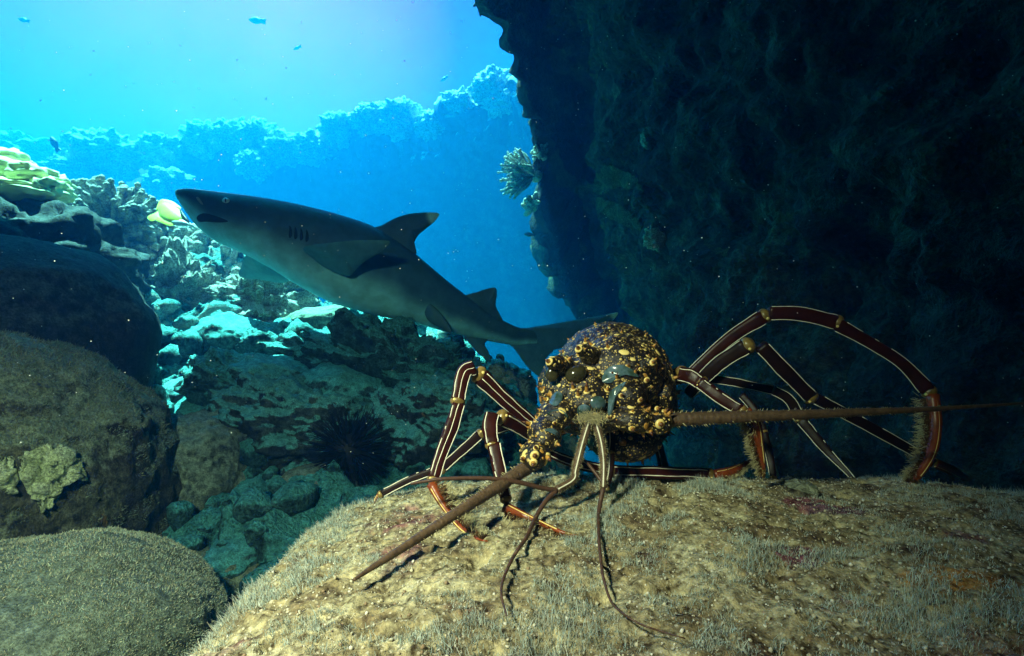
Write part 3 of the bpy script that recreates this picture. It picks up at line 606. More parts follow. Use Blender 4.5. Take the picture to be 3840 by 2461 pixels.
def fore_turf():
    rg = np.random.default_rng(5); n = 480000; x = rg.uniform(-.3, .75, n); y = .17 + .45 * rg.random(n); p0 = np.stack([x, y, 0 * x], 1)
    k = fbm(p0 * 26, 3, 90) + .6 * fbm(p0 * 90, 2, 91) + .7 * fbm(p0 * 7, 2, 93) + .25 * sstep(-.05, -.16, x) + .1 * sstep(.45, .53, y) - .1 * rg.random(n)
    m = k > -.02; x = x[m]; y = y[m]; k = k[m]; z = rock_h(x, y); e = .003
    gx = (rock_h(x + e, y, False) - rock_h(x - e, y, False)) / (2 * e); gy = (rock_h(x, y + e, False) - rock_h(x, y - e, False)) / (2 * e)
    nn = np.stack([-gx, -gy, np.ones_like(gx)], 1); nn /= np.linalg.norm(nn, axis=1, keepdims=True)
    ok = z > -.5; pos = np.stack([x, y, z], 1)[ok]; nn = nn[ok]; k = k[ok]
    ln = (.0018 + .0044 * np.clip(k, 0, .8)) * (1 + .9 * np.clip(fbm(pos * 11, 2, 94), -.5, .9))
    turf('algae_turf', pos, nn, ln, .00016, [(.38, .47, .43), (.32, .42, .40), (.42, .47, .40), (.36, .33, .22), (.48, .54, .50)], 6, 'pale wispy algae turf growing on the tan foreground boulder')
fore_turf()
def grains():
    rg = np.random.default_rng(9); n = 15000; x = rg.uniform(-.25, .6, n); y = .18 + .36 * rg.random(n) ** 1.1; z = rock_h(x, y); v, f = ico(1); f = np.array(f)
    s = .00035 + .0008 * rg.random(n) ** 5; ax = .35 + 1.1 * rg.random((n, len(v), 1)) ** .7
    V = v[None] * s[:, None, None] * ax + np.stack([x, y, z + s * .3], 1)[:, None]
    Fs = (f[None] + (np.arange(n) * len(v))[:, None, None]).reshape(-1, 3)
    me = bpy.data.meshes.new('sand_grains'); me.vertices.add(n * len(v)); me.vertices.foreach_set('co', V.reshape(-1).astype(np.float32))
    me.loops.add(len(Fs) * 3); me.loops.foreach_set('vertex_index', Fs.reshape(-1).astype(np.int32)); me.polygons.add(len(Fs)); me.polygons.foreach_set('loop_start', np.arange(0, len(Fs) * 3, 3, dtype=np.int32)); me.update(calc_edges=True)
    pal = np.array([(.60, .56, .42), (.48, .43, .29), (.30, .22, .14), (.7, .68, .58), (.52, .50, .40)]); c = pal[rg.integers(0, 5, n)]
    tag(fin(me, 'sand_grains', M_turf, None, True, None, np.repeat(c[:, None], len(v), 1).reshape(-1, 3)), 'cream and brown sand grains scattered over the tan foreground boulder', 'sand', kind='stuff')
grains()
def boulder_turf(o, n, ln, w, cols, seed, label, thr=.0):
    me = o.data; rg = np.random.default_rng(seed); co = np.empty(len(me.vertices) * 3); me.vertices.foreach_get('co', co); co = co.reshape(-1, 3)
    tri = np.array([p.vertices[:] for p in me.polygons]); a, b, c = co[tri[:, 0]], co[tri[:, 1]], co[tri[:, 2]]; nn = np.cross(b - a, c - a); ar = np.linalg.norm(nn, axis=1); nn /= ar[:, None]
    cen = (a + b + c) / 3 + np.array(o.location); front = ((nn * -cen).sum(1) > -.12 * np.linalg.norm(cen, axis=1))
    pr = ar * front; k = rg.choice(len(tri), n, p=pr / pr.sum()); r1 = np.sqrt(rg.random(n)); r2 = rg.random(n)
    p = (1 - r1)[:, None] * a[k] + (r1 * (1 - r2))[:, None] * b[k] + (r1 * r2)[:, None] * c[k] + np.array(o.location); q = nn[k]
    f = fbm(p * 14, 3, seed); m = (f > thr - .5 * sstep(.1, .7, q[:, 2]))
    turf('algae_turf', p[m], q[m], np.full(m.sum(), ln), w, cols, seed, label)
boulder_turf(B_grey, 130000, .0026, .0005, [(.54, .62, .48), (.40, .50, .42), (.64, .57, .38), (.34, .31, .20), (.70, .64, .46)], 21, 'short grey green algae turf growing on the bottom left boulder', .25)
boulder_turf(B_brown, 70000, .0045, .0007, [(.24, .28, .20), (.18, .22, .17), (.26, .24, .14), (.14, .13, .10)], 22, 'short dull green algae fuzz growing on the brown boulder', .22)

_d = rock_D(3005, 1846)
boulder('stone', 3005, 1838, 52, 30, min(_d, .5) + .006, .016, 0, M_brown, 'small dark knob of stone on the crest of the foreground boulder under striped legs', 44, .25, 2.4, 4, cat='stone')

# ------------------------------------------------------------------ sea urchin
def urchin():
    c = P(1310, 1690, 1.27); root = empty('sea_urchin', c); m = plain('urchin black', (.010, .009, .016), .6, .15, .3); mb = MB(); v, f = ico(3); mb.add(v * .052, f)
    mb.build('shell', m, root)
    sp = MB(); rg = np.random.default_rng(4)
    for i in range(620):
        d = rg.normal(size=3); d /= np.linalg.norm(d)
        if d[1] > .6: continue
        L = .048 + .025 * rg.random(); pts = np.array([d * .045, d * (.045 + L * .5) + rg.normal(size=3) * .002, d * (.045 + L)]); 
        t = (pts[-1] - pts[0]); n = np.cross(d, (.2, .5, .8)); n /= np.linalg.norm(n); b = np.cross(d, n); a = np.linspace(0, 2 * math.pi, 4, endpoint=False)
        ring = np.concatenate([p + r * (np.cos(a)[:, None] * n + np.sin(a)[:, None] * b) for p, r in zip(pts, (.0016, .0011, .0003))])
        sp.add(ring, [(k * 4 + j, k * 4 + (j + 1) % 4, k * 4 + 4 + (j + 1) % 4, k * 4 + 4 + j) for k in range(2) for j in range(4)])
    o = sp.build('spines', m, root); o['kind'] = 'stuff'
    tag(root, 'black spiny sea urchin sitting in the dark hollow left of the lobster', 'sea urchin')
urchin()

# ------------------------------------------------------------------ shark
def shark():
    m = tint_mat('shark skin', .6, .25, .22, 26, .35, .004)
    ST = [((657, 716), (659, 726), 1.52, .5), ((668, 711), (668, 752), 1.52, 1.1), ((700, 707), (694, 790), 1.53, 1.15), ((760, 713), (735, 848), 1.55, 1.1), ((880, 727), (805, 906), 1.58, 1.05), ((1000, 744), (905, 946), 1.6, .95),
          ((1124, 767), (1010, 1003), 1.62, .9), ((1249, 797), (1110, 1066), 1.65, .88), ((1399, 845), (1235, 1133), 1.69, .85), ((1545, 940), (1400, 1180), 1.74, .82), ((1660, 1040), (1545, 1207), 1.79, .78), ((1760, 1118), (1665, 1242), 1.84, .72),
          ((1865, 1192), (1795, 1272), 1.90, .66), ((1945, 1231), (1895, 1290), 1.95, .55), ((2010, 1238), (1975, 1302), 1.99, .30), ((2070, 1232), (2050, 1300), 2.03, .16)]
    T = np.array([tuple(P(*a, d)) for a, b, d, w in ST]); B = np.array([tuple(P(*b, d)) for a, b, d, w in ST]); W = np.array([w for *_, w in ST])
    n = 90; T = resample(T, n) if False else np.stack([np.interp(np.linspace(0, len(T) - 1, n), range(len(T)), T[:, j]) for j in range(3)], 1); B = np.stack([np.interp(np.linspace(0, len(ST) - 1, n), range(len(ST)), B[:, j]) for j in range(3)], 1); W = np.interp(np.linspace(0, len(ST) - 1, n), range(len(ST)), W)
    ker = np.array([1, 2, 3, 2, 1]) / 9
    for A in (T, B):
        for j in range(3):
            e = np.concatenate([[2 * A[0, j] - A[2, j], 2 * A[0, j] - A[1, j]], A[:, j], [2 * A[-1, j] - A[-2, j], 2 * A[-1, j] - A[-3, j]]]); A[:, j] = np.convolve(e, ker, 'valid')
    C = (T + B) / 2; up = T - B; hh = np.linalg.norm(up, axis=1) / 2; up /= 2 * hh[:, None] + 1e-9; tg = np.gradient(C, axis=0); tg /= np.linalg.norm(tg, axis=1, keepdims=True); sd = np.cross(tg, up); sd /= np.linalg.norm(sd, axis=1, keepdims=True)
    k = 44; a = np.linspace(0, 2 * math.pi, k, endpoint=False); V = []; col = []
    top = np.array((.05, .13, .19)); bel = np.array((.27, .66, .76))  # countershading, with the water's teal light put into both tones
    for i in range(n):
        ca, sa = np.cos(a), np.sin(a); e = np.abs(ca) ** .95 * np.sign(ca); V.append(C[i] + hh[i] * (e[:, None] * up[i] + W[i] * (np.abs(sa) ** .9 * np.sign(sa))[:, None] * sd[i]))
        wave = .06 * math.sin(i * .35) + .05 * math.sin(i * .9 + 1); f = sstep(.12, -.55, np.cos(a) + wave - .05); col.append(top + (bel - top) * f[:, None])
    mb = MB(); V = np.concatenate(V); col = np.concatenate(col)
    mb.add(V, [(i * k + j, i * k + (j + 1) % k, (i + 1) * k + (j + 1) % k, (i + 1) * k + j) for i in range(n - 1) for j in range(k)] + [tuple(range(k))[::-1], tuple((n - 1) * k + j for j in range(k))], 0, col)
    white = np.array((.5, .9, .9))
    def fin_(pts, thick, tipc=None, tipr=0, base=top, under=None):
        poly = smooth_poly(PA(pts), 5); tp = np.array(tuple(P(*tipc))) if tipc else None
        def cf(Vv):
            c = np.tile(base, (len(Vv), 1))
            if tp is not None: f = sstep(tipr * 1.15, tipr * .85, np.linalg.norm(Vv - tp, axis=1)); c = c + (white - c) * f[:, None]
            return c
        inflate(mb, poly, thick, 0, None, 14, .6, None, cf)
    # first dorsal, second dorsal, tail lobes, anal, pelvic pair, pectoral pair
    fin_([(1380, 870, 1.70), (1429, 846, 1.70), (1490, 815, 1.70), (1549, 800, 1.71), (1610, 797, 1.71), (1646, 802, 1.72), (1632, 828, 1.72), (1600, 856, 1.72), (1568, 884, 1.73), (1553, 915, 1.73), (1560, 955, 1.74), (1500, 965, 1.72)], .014, (1658, 803, 1.72), .048)
    fin_([(1735, 1120, 1.83), (1790, 1095, 1.84), (1840, 1080, 1.85), (1860, 1082, 1.85), (1863, 1110, 1.86), (1860, 1150, 1.87), (1885, 1210, 1.9), (1810, 1190, 1.87)], .009)
    fin_([(1930, 1240, 1.96), (1990, 1228, 1.98), (2087, 1212, 2.02), (2200, 1193, 2.06), (2290, 1176, 2.09), (2318, 1174, 2.10), (2300, 1200, 2.09), (2270, 1225, 2.08), (2180, 1275, 2.05), (2080, 1312, 2.03), (1990, 1305, 2.)], .012, (2328, 1172, 2.10), .045, top * 1.5)
    fin_([(1895, 1275, 1.95), (1930, 1310, 1.96), (1972, 1370, 1.98), (2010, 1405, 1.99), (2038, 1420, 2.), (2045, 1390, 2.), (2048, 1345, 2.01), (2075, 1312, 2.03), (2040, 1285, 2.02), (1960, 1262, 1.98)], .011, None, 0, top * 1.5)
    fin_([(1735, 1245, 1.86), (1770, 1300, 1.87), (1810, 1340, 1.87), (1842, 1358, 1.88), (1832, 1320, 1.88), (1818, 1290, 1.89), (1835, 1262, 1.9), (1780, 1240, 1.88)], .009)
    fin_([(1590, 1130, 1.73), (1640, 1160, 1.72), (1680, 1215, 1.71), (1692, 1250, 1.71), (1650, 1230, 1.72), (1600, 1195, 1.73)], .009)
    fin_([(1480, 1190, 1.83), (1540, 1190, 1.86), (1610, 1198, 1.88), (1625, 1212, 1.89), (1560, 1218, 1.87), (1500, 1208, 1.84)], .008)
    fin_([(1140, 927, 1.52), (1230, 912, 1.47), (1340, 902, 1.43), (1440, 902, 1.40), (1462, 910, 1.40), (1430, 945, 1.43), (1370, 980, 1.48), (1335, 1012, 1.52), (1312, 1034, 1.54), (1270, 1026, 1.55), (1215, 1002, 1.56), (1160, 965, 1.56)], .011, None, 0, bel * .26)
    fin_([(935, 945, 1.72), (1000, 960, 1.74), (1080, 1040, 1.76), (1060, 1062, 1.80), (980, 1050, 1.83), (900, 1038, 1.86), (905, 1000, 1.82)], .010, None, 0, bel * .35)
    o = mb.build('shark', m); tag(o, 'grey reef shark with white tipped fins swimming left across the blue water', 'shark')
    t = bvh(o)
    dk = plain('shark mouth', (.02, .015, .015), .6, .2); ey = plain('shark eye', (.75, .8, .7), .2, .6); gl = plain('gill shade', (.015, .022, .026), .7, .1); lip = plain('lip skin', (.45, .48, .46), .6, .2)
    def decal(name, pts, mt, thick=.0025, out=.0015, lab=None):
        q = []
        for p in pts:
            h, nn = hit(t, *p)
            if h is None: return
            q.append(h - h.normalized() * out)
        b = MB(); inflate(b, smooth_poly(q, 3), thick); ob = b.build(name, mt, o)
        return ob
    decal('mouth', [(738, 814), (762, 800), (802, 808), (856, 830), (820, 835), (775, 832), (746, 832)], dk)
    decal('lip', [(728, 838), (760, 837), (800, 839), (856, 836), (884, 851), (850, 851), (790, 851), (742, 851)], lip, .003)
    decal('eye', [(833, 752), (838, 744), (848, 742), (858, 746), (862, 753), (856, 760), (846, 762), (837, 759)], ey, .004)
    decal('eye_pupil', [(844, 745), (848, 744), (851, 751), (848, 759), (844, 758), (842, 751)], dk, .003, .004)
    decal('nostril', [(735, 742), (744, 740), (757, 757), (762, 768), (752, 764)], lip, .002)
    for i, x in enumerate((1086, 1106, 1127, 1148)):
        decal('gill_slit', [(x, 846 + i * 5), (x + 8, 860 + i * 5), (x + 9, 885 + i * 5), (x, 893 + i * 5), (x - 3, 882 + i * 5), (x - 1, 862 + i * 5)], gl, .002)
    return o
shark()

# ------------------------------------------------------------------ fish
def butterfly():
    root = empty('butterflyfish', P(628, 795, 1.85)); D = 1.85; y = plain('fish yellow', (.62, .66, .05), .45, .3, .12, 60); k = plain('fish black mask', (.02, .02, .03), .5, .3); w = plain('fish white throat', (.7, .72, .7), .5, .3)
    def pl(name, pts, th, m):
        b = MB(); inflate(b, smooth_poly([P(a, c, D + (795 - c) / F * D * 1.1) - root.location for a, c in pts], 4), th, 0, None, 6, .6); return b.build(name, m, root)
    pl('body', [(594, 772), (612, 760), (645, 768), (676, 786), (692, 804), (690, 824), (668, 836), (640, 838), (612, 826), (594, 806)], .014, y)
    pl('dorsal_fin', [(585, 790), (594, 760), (604, 748), (622, 748), (650, 757), (680, 782), (640, 776), (600, 776)], .003, y)
    pl('anal_fin', [(592, 810), (610, 824), (645, 834), (662, 840), (638, 848), (606, 838), (584, 826)], .003, y)
    pl('tail_fin', [(600, 790), (578, 800), (556, 810), (553, 820), (572, 830), (600, 812)], .003, y)
    pl('mask', [(676, 784), (694, 804), (712, 832), (704, 840), (688, 826), (676, 806)], .0147, k)
    pl('throat', [(640, 834), (668, 832), (690, 826), (712, 842), (692, 846), (660, 844)], .010, w)
    b = MB(); tube(b, [P(*q, D) - root.location for q in ((698, 834), (718, 846), (738, 858))], [.009, .005, .002], 8); b.build('snout', w, root)
    tag(root, 'yellow butterflyfish with a black face hovering at the snout of the shark', 'fish')
butterfly()
M_fish = plain('dim reef fish', (.05, .08, .10), .5, .3)
def small_fish(px, py, D, L, ang, label, th=.12, m=M_fish, hgt=.2):
    pts = [(-.5, 0), (-.3, hgt * .7), (0, hgt), (.25, hgt * .45), (.36, hgt * .25), (.5, hgt * .75), (.46, 0), (.5, -hgt * .75), (.36, -hgt * .25), (.25, -hgt * .45), (0, -hgt), (-.3, -hgt * .7)]
    c, s = math.cos(R(ang)), math.sin(R(ang)); b = MB(); inflate(b, smooth_poly([((x * c - z * s) * L, 0, (x * s + z * c) * L) for x, z in pts], 3), th * L, 0, None, 6, .6, (-.05 * c * L, 0, -.05 * s * L))
    o = b.build('reef_fish', m); o.location = P(px, py, D); return tag(o, label, 'fish', 'small fish in open water')
small_fish(205, 540, 4.5, .15, -60, 'dark small fish diving above the far coral mound at the left')
small_fish(90, 76, 6.5, .15, -15, 'blurry dark fish in the top left corner of the open water')
small_fish(965, 78, 9., .30, -8, 'pale fish high in the open water above the shark')
small_fish(1115, 180, 9, .15, 25, 'faint slanting fish in the open water right of the pale fish')
small_fish(1666, 296, 8, .14, 35, 'faint round fish in the open water left of the cave rock')
small_fish(998, 370, 5, .03, 80, 'tiny upright fish in the middle of the open water')
small_fish(1790, 12, 3.2, .07, 40, 'dark fish at the top edge against the cave rock')
small_fish(1985, 880, 3.3, .07, -5, 'small dark fish under the coral on the cave rock edge')
small_fish(2550, 690, 2.1, .085, 4, 'dim spotted fish along the face of the dark cave rock')

# ------------------------------------------------------------------ spiny lobster
M_leg = plain('lobster leg brown', (.030, .0055, .003), .32, .18, .45, 90, .15)
M_legdk = plain('lobster leg dark', (.014, .005, .004), .4, .15, .4, 90, .15)
M_red = plain('lobster toe red', (.22, .042, .008), .35, .5, .35, 120, .15)
M_white = plain('lobster white stripe', (.80, .76, .62), .45, .4, .1, 200)
M_joint = plain('lobster joint olive', (.20, .13, .035), .3, .5, .45, 160, .3)
M_cream = plain('lobster cream spot', (.84, .64, .22), .4, .4, .15, 260)
M_orange2 = plain('lobster orange ring', (.46, .23, .045), .4, .4, .2, 260)
M_tip = plain('lobster spine tip', (.10, .035, .012), .35, .5, .3, 260)
M_hair = plain('lobster bristle', (.11, .055, .02), .7, .2, .3, 200)
M_hairtip = plain('lobster bristle tip', (.40, .36, .20), .7, .2, .2, 200)
M_ant = plain('lobster antenna', (.10, .062, .036), .5, .4, .4, 260, .3)
M_thin = plain('lobster antennule', (.08, .04, .025), .45, .4, .3, 260)
def membrane():
    m, N, L, b = mat('lobster blue membrane', .22, .6); tc = N.new('ShaderNodeTexCoord'); n = noise_node(N, L, tc.outputs['Object'], 120, 3)
    L.new(ramp(N, L, n.outputs['Fac'], [(.35, (.03, .06, .045)), (.55, (.07, .13, .16)), (.7, (.12, .18, .25))]).outputs[0], b.inputs['Base Color']); return m
M_memb = membrane()
def shell_mat():
    m, N, L, b = mat('lobster shell', .34, .5); tc = N.new('ShaderNodeTexCoord'); co = tc.outputs['Object']
    a = noise_node(N, L, co, 60, 6, .7); f = noise_node(N, L, co, 420, 4, .7); v = noise_node(N, L, co, 260, 0, 0, 'vor')
    c = ramp(N, L, a.outputs['Fac'], [(.36, (.006, .005, .005)), (.5, (.013, .009, .007)), (.60, (.03, .022, .016)), (.70, (.085, .095, .095))]).outputs[0]
    c2 = ramp(N, L, f.outputs['Fac'], [(.34, (.4, .4, .4)), (.5, (1, 1, 1)), (.66, (2.2, 2.2, 2.2))]).outputs[0]; c = mixc(N, L, 1., c, c2, 'MULTIPLY')
    sep = N.new('ShaderNodeSeparateColor'); L.new(v.outputs['Color'], sep.inputs[0])
    s = ramp(N, L, v.outputs['Distance'], [(.22, (1, 1, 1)), (.4, (0, 0, 0))]).outputs[0]; pk = ramp(N, L, sep.outputs[1], [(.70, (0, 0, 0)), (.74, (.85, .85, .85))]).outputs[0]
    c = mixc(N, L, mixc(N, L, 1., s, pk, 'MULTIPLY'), c, (.62, .44, .15))
    v2 = noise_node(N, L, co, 620, 0, 0, 'vor'); sp2 = N.new('ShaderNodeSeparateColor'); L.new(v2.outputs['Color'], sp2.inputs[0])
    c = mixc(N, L, mixc(N, L, 1., ramp(N, L, v2.outputs['Distance'], [(.25, (1, 1, 1)), (.42, (0, 0, 0))]).outputs[0], ramp(N, L, sp2.outputs[0], [(.58, (0, 0, 0)), (.62, (.85, .85, .85))]).outputs[0], 'MULTIPLY'), c, (.66, .47, .14))
    L.new(c, b.inputs['Base Color']); bp = N.new('ShaderNodeBump'); bp.inputs['Strength'].default_value = .8; bp.inputs['Distance'].default_value = .0012
    L.new(f.outputs['Fac'], bp.inputs['Height']); L.new(bp.outputs[0], b.inputs['Normal']); return m
M_shell = shell_mat()
LROOT = empty('spiny_lobster', P(2260, 1790, .5)); tag(LROOT, 'brown spiny lobster with cream spotted shell and striped legs on the turf covered boulder', 'lobster')
def lobj(mb, name, mats, parent=None):
    r = mb.build(name, mats, parent or LROOT)
    if parent is None: r.location = -Vector(LROOT.location)
    return r

def lobster_body():
    mb = MB()
    def E(px, py, D, rx, ry, rd, rot=0, sub=4):
        c = P(px, py, D); a = R(rot); u = Vector((math.cos(a), 0, math.sin(a))) * rx / F * D; w = Vector((-math.sin(a), 0, math.cos(a))) * ry / F * D
        ellip(mb, c, (u, Vector((0, rd, 0)), w), 0, sub)
    E(2292, 1440, .535, 222, 232, .075)                    # carapace dome
    E(2330, 1500, .60, 190, 190, .09)                      # rear of the carapace
    E(2180, 1480, .475, 150, 150, .045, 20)                # head
    E(2330, 1400, .475, 165, 150, .04)                     # right brow
    E(2440, 1450, .50, 72, 140, .05)                       # right cheek
    E(2100, 1450, .47, 82, 120, .035, -10)                 # left cheek
    E(2215, 1500, .44, 90, 62, .02, 10)                    # antennal plate
    E(2080, 1555, .44, 72, 62, .024, 40); E(2042, 1630, .42, 58, 66, .02, 50); E(2003, 1706, .405, 60, 52, .019, 50)    # left antenna base
    E(2345, 1480, .44, 80, 70, .024, 20); E(2370, 1570, .425, 92, 50, .019, -4); E(2465, 1580, .425, 50, 46, .017)        # right antenna base
    E(2240, 1560, .45, 110, 60, .03)                       # mouth parts
    E(2330, 1640, .50, 140, 80, .05)                       # underside
    tube(mb, PA([(2120, 1380, .455), (2085, 1364, .437), (2060, 1357, .424)]), [.010, .007, .0035], 12)   # brow horns
    tube(mb, PA([(2225, 1345, .46), (2195, 1322, .442), (2170, 1309, .43)]), [.010, .007, .0035], 12)
    tube(mb, PA([(2410, 1385, .455), (2432, 1372, .44), (2448, 1358, .428)]), [.009, .007, .003], 12)
    me = bpy.data.meshes.new('tmp'); me.from_pydata(np.concatenate(mb.V).tolist(), [], mb.F); ob = bpy.data.objects.new('tmp', me); scene.collection.objects.link(ob)
    md = ob.modifiers.new('r', 'REMESH'); md.mode = 'VOXEL'; md.voxel_size = .0011
    sm = ob.modifiers.new('s', 'SMOOTH'); sm.iterations = 10; sm.factor = .5
    dg = bpy.context.evaluated_depsgraph_get(); ev = ob.evaluated_get(dg).to_mesh()
    V = np.empty(len(ev.vertices) * 3); ev.vertices.foreach_get('co', V); V = V.reshape(-1, 3); Nn = np.empty(len(V) * 3); ev.vertices.foreach_get('normal', Nn); Nn = Nn.reshape(-1, 3)
    Fs = [tuple(p.vertices) for p in ev.polygons]; bpy.data.objects.remove(ob)
    w, _ = worley(V * 90, 7); V = V + Nn * (.0016 * (.5 - w) + .0009 * fbm(V * 160, 3, 8))[:, None]
    out = MB(); out.add(V, Fs, 0)
    # tubercles: cream domes with an orange foot and a dark tip
    rg = np.random.default_rng(12); cam_dir = -V / np.linalg.norm(V, axis=1, keepdims=True); vis = (Nn * cam_dir).sum(1) > -.25
    idx = np.nonzero(vis)[0]; rg.shuffle(idx); taken = []; tp = np.zeros((0, 3)); rr = np.zeros(0); cnt = 0
    for i in idx[:14000]:
        p = V[i]; px = CX + p[0] / p[1] * F; py = CY - p[2] / p[1] * F
        if py > 1745: continue
        dome = p[1] > .472 and py < 1420 + (px - 2290) * .1
        u = rg.random(); r = (.0006 + .0013 * u ** 3) if dome else (.0007 + .0027 * u ** 3.2)
        if len(tp) and np.any(np.linalg.norm(tp - p, axis=1) < (rr + r) * (1.45 if dome else 1.12)): continue
        if not dome and pnoise(p[None] * 60, 3)[0] < -.22: continue
        tp = np.concatenate([tp, [p]]); rr = np.concatenate([rr, [r]]); n = Nn[i]
        lean = n + np.array([-.1, -.25, .25]) * .5; lean /= np.linalg.norm(lean)
        t = np.cross(n, (.3, .8, .5)); t /= np.linalg.norm(t); b = np.cross(n, t); el = 1 + .5 * rg.random()
        k = rg.random(); mcol = 1 if k < (.62 if dome else .8) else 2
        ellip(out, p, (t * r * el, b * r / el ** .3, n * r * (.38 if r < .0012 else .24)), mcol, 2 if r > .0014 else 1)
        if rg.random() < .5 and r > .0012: cone(out, p + n * r * .3, lean, r * .55, r * (1.6 if dome else 2.0), 6, 2, 3)
        cnt += 1
        if cnt > 1300: break
    # big horn spines
    def spine(px, py, D, d, r, h):
        r *= .68; q = P(px, py, D); cone(out, q, d, r * .8, h * 1.15, 10, 2, 3); dv = Vector(d).normalized(); t = dv.orthogonal().normalized(); ellip(out, q, (t * r * 1.25, dv.cross(t) * r * 1.1, dv * r * .55), 1, 2)
    tr = BVHTree.FromPolygons(V.tolist(), Fs)
    for (px, py, r, h, d) in ((2060, 1357, .0042, .006, (-.5, -.7, .3)), (2170, 1309, .0042, .006, (-.3, -.7, .4)), (2448, 1360, .0036, .005, (.1, -.8, .3)), (2200, 1470, .0034, .010, (-.1, -.5, .8)), (2168, 1485, .003, .009, (-.1, -.6, .7)), (2150, 1460, .003, .008, (-.2, -.5, .8)),
                              (2035, 1465, .003, .008, (-.6, -.4, .5)), (2050, 1500, .003, .008, (-.7, -.4, .4)), (2310, 1420, .003, .007, (0, -.6, .6)), (2380, 1400, .003, .007, (.1, -.6, .6)), (2420, 1260, .0018, .004, (.2, -.3, .9)), (2330, 1250, .0022, .005, (0, -.4, .9)), (2195, 1285, .003, .008, (-.1, -.4, .9)),
                              (1990, 1590, .003, .008, (-.8, -.4, .3)), (1978, 1640, .003, .008, (-.9, -.4, .1)), (1945, 1690, .003, .009, (-.9, -.4, .2)), (1965, 1720, .004, .006, (-.4, -.8, .1)), (2005, 1708, .0045, .005, (0, -1, .1)), (2000, 1735, .004, .006, (-.1, -1, -.2)), (2050, 1712, .004, .008, (.3, -.8, -.2)), (2010, 1680, .003, .006, (-.2, -.8, .4)),
                              (2080, 1590, .003, .006, (0, -.8, .4)), (2110, 1650, .003, .007, (.5, -.7, .1)), (2285, 1565, .0032, .006, (-.3, -.8, 0)), (2370, 1605, .0036, .006, (0, -.9, -.2)), (2435, 1612, .004, .007, (.1, -.8, -.4)), (2475, 1590, .005, .005, (.1, -1, 0)), (2490, 1545, .003, .006, (.4, -.6, .5)), (2465, 1535, .0034, .006, (.2, -.8, .4)), (2505, 1620, .003, .008, (.7, -.4, -.3)), (2330, 1485, .003, .006, (0, -.8, .3)), (2400, 1500, .003, .006, (.1, -.9, .2)), (2425, 1425, .0035, .004, (.1, -1, 0)), (2355, 1375, .003, .005, (0, -.7, .5))):
        h_, n_ = hit(tr, px, py)
        if h_ is None: continue
        spine(px, py, h_.y, d, r, h)
    # smooth blue joint membranes: crescents
    def moon(outline, thick=.0014):
        pts = [hit(tr, *p)[0] for p in outline]
        if all(p is not None for p in pts): inflate(out, smooth_poly([p - p.normalized() * .0019 for p in pts], 4), thick, 4, None, 5, .6)
    moon([(2258, 1430), (2266, 1396), (2296, 1372), (2338, 1370), (2375, 1390), (2394, 1414), (2352, 1406), (2320, 1416), (2290, 1436)])
    moon([(2060, 1512), (2066, 1486), (2088, 1468), (2108, 1478), (2105, 1505), (2084, 1522)])
    moon([(2052, 1552), (2078, 1536), (2110, 1540), (2132, 1565), (2142, 1602), (2124, 1612), (2104, 1582), (2080, 1562)])
    moon([(2284, 1482), (2308, 1452), (2345, 1432), (2334, 1456), (2308, 1492), (2298, 1540), (2280, 1562)])
    moon([(2040, 1612), (2070, 1606), (2096, 1622), (2100, 1650), (2086, 1634), (2064, 1622)])
    for cx, cy_, rr_ in ((2190, 1541, 27), (2243, 1512, 29)): moon([(cx + rr_ * math.cos(R(a)), cy_ - rr_ * .9 * math.sin(R(a))) for a in range(0, 360, 45)], .0022)
    return lobj(out, 'shell', [M_shell, M_cream, M_orange2, M_tip, M_memb])
lobster_body()
M_eye = plain('lobster eye', (.035, .032, .015), .15, .6, .5, 240)
def eye(px, py, D, rx, ry):
    b = MB(); ellip(b, P(px, py, D), (Vector((rx, 0, .003)), Vector((0, rx * .8, 0)), Vector((-.002, 0, ry))), 0, 3); lobj(b, 'eye', M_eye)
eye(2070, 1402, .434, .0052, .0060); eye(2160, 1404, .438, .0088, .0066)

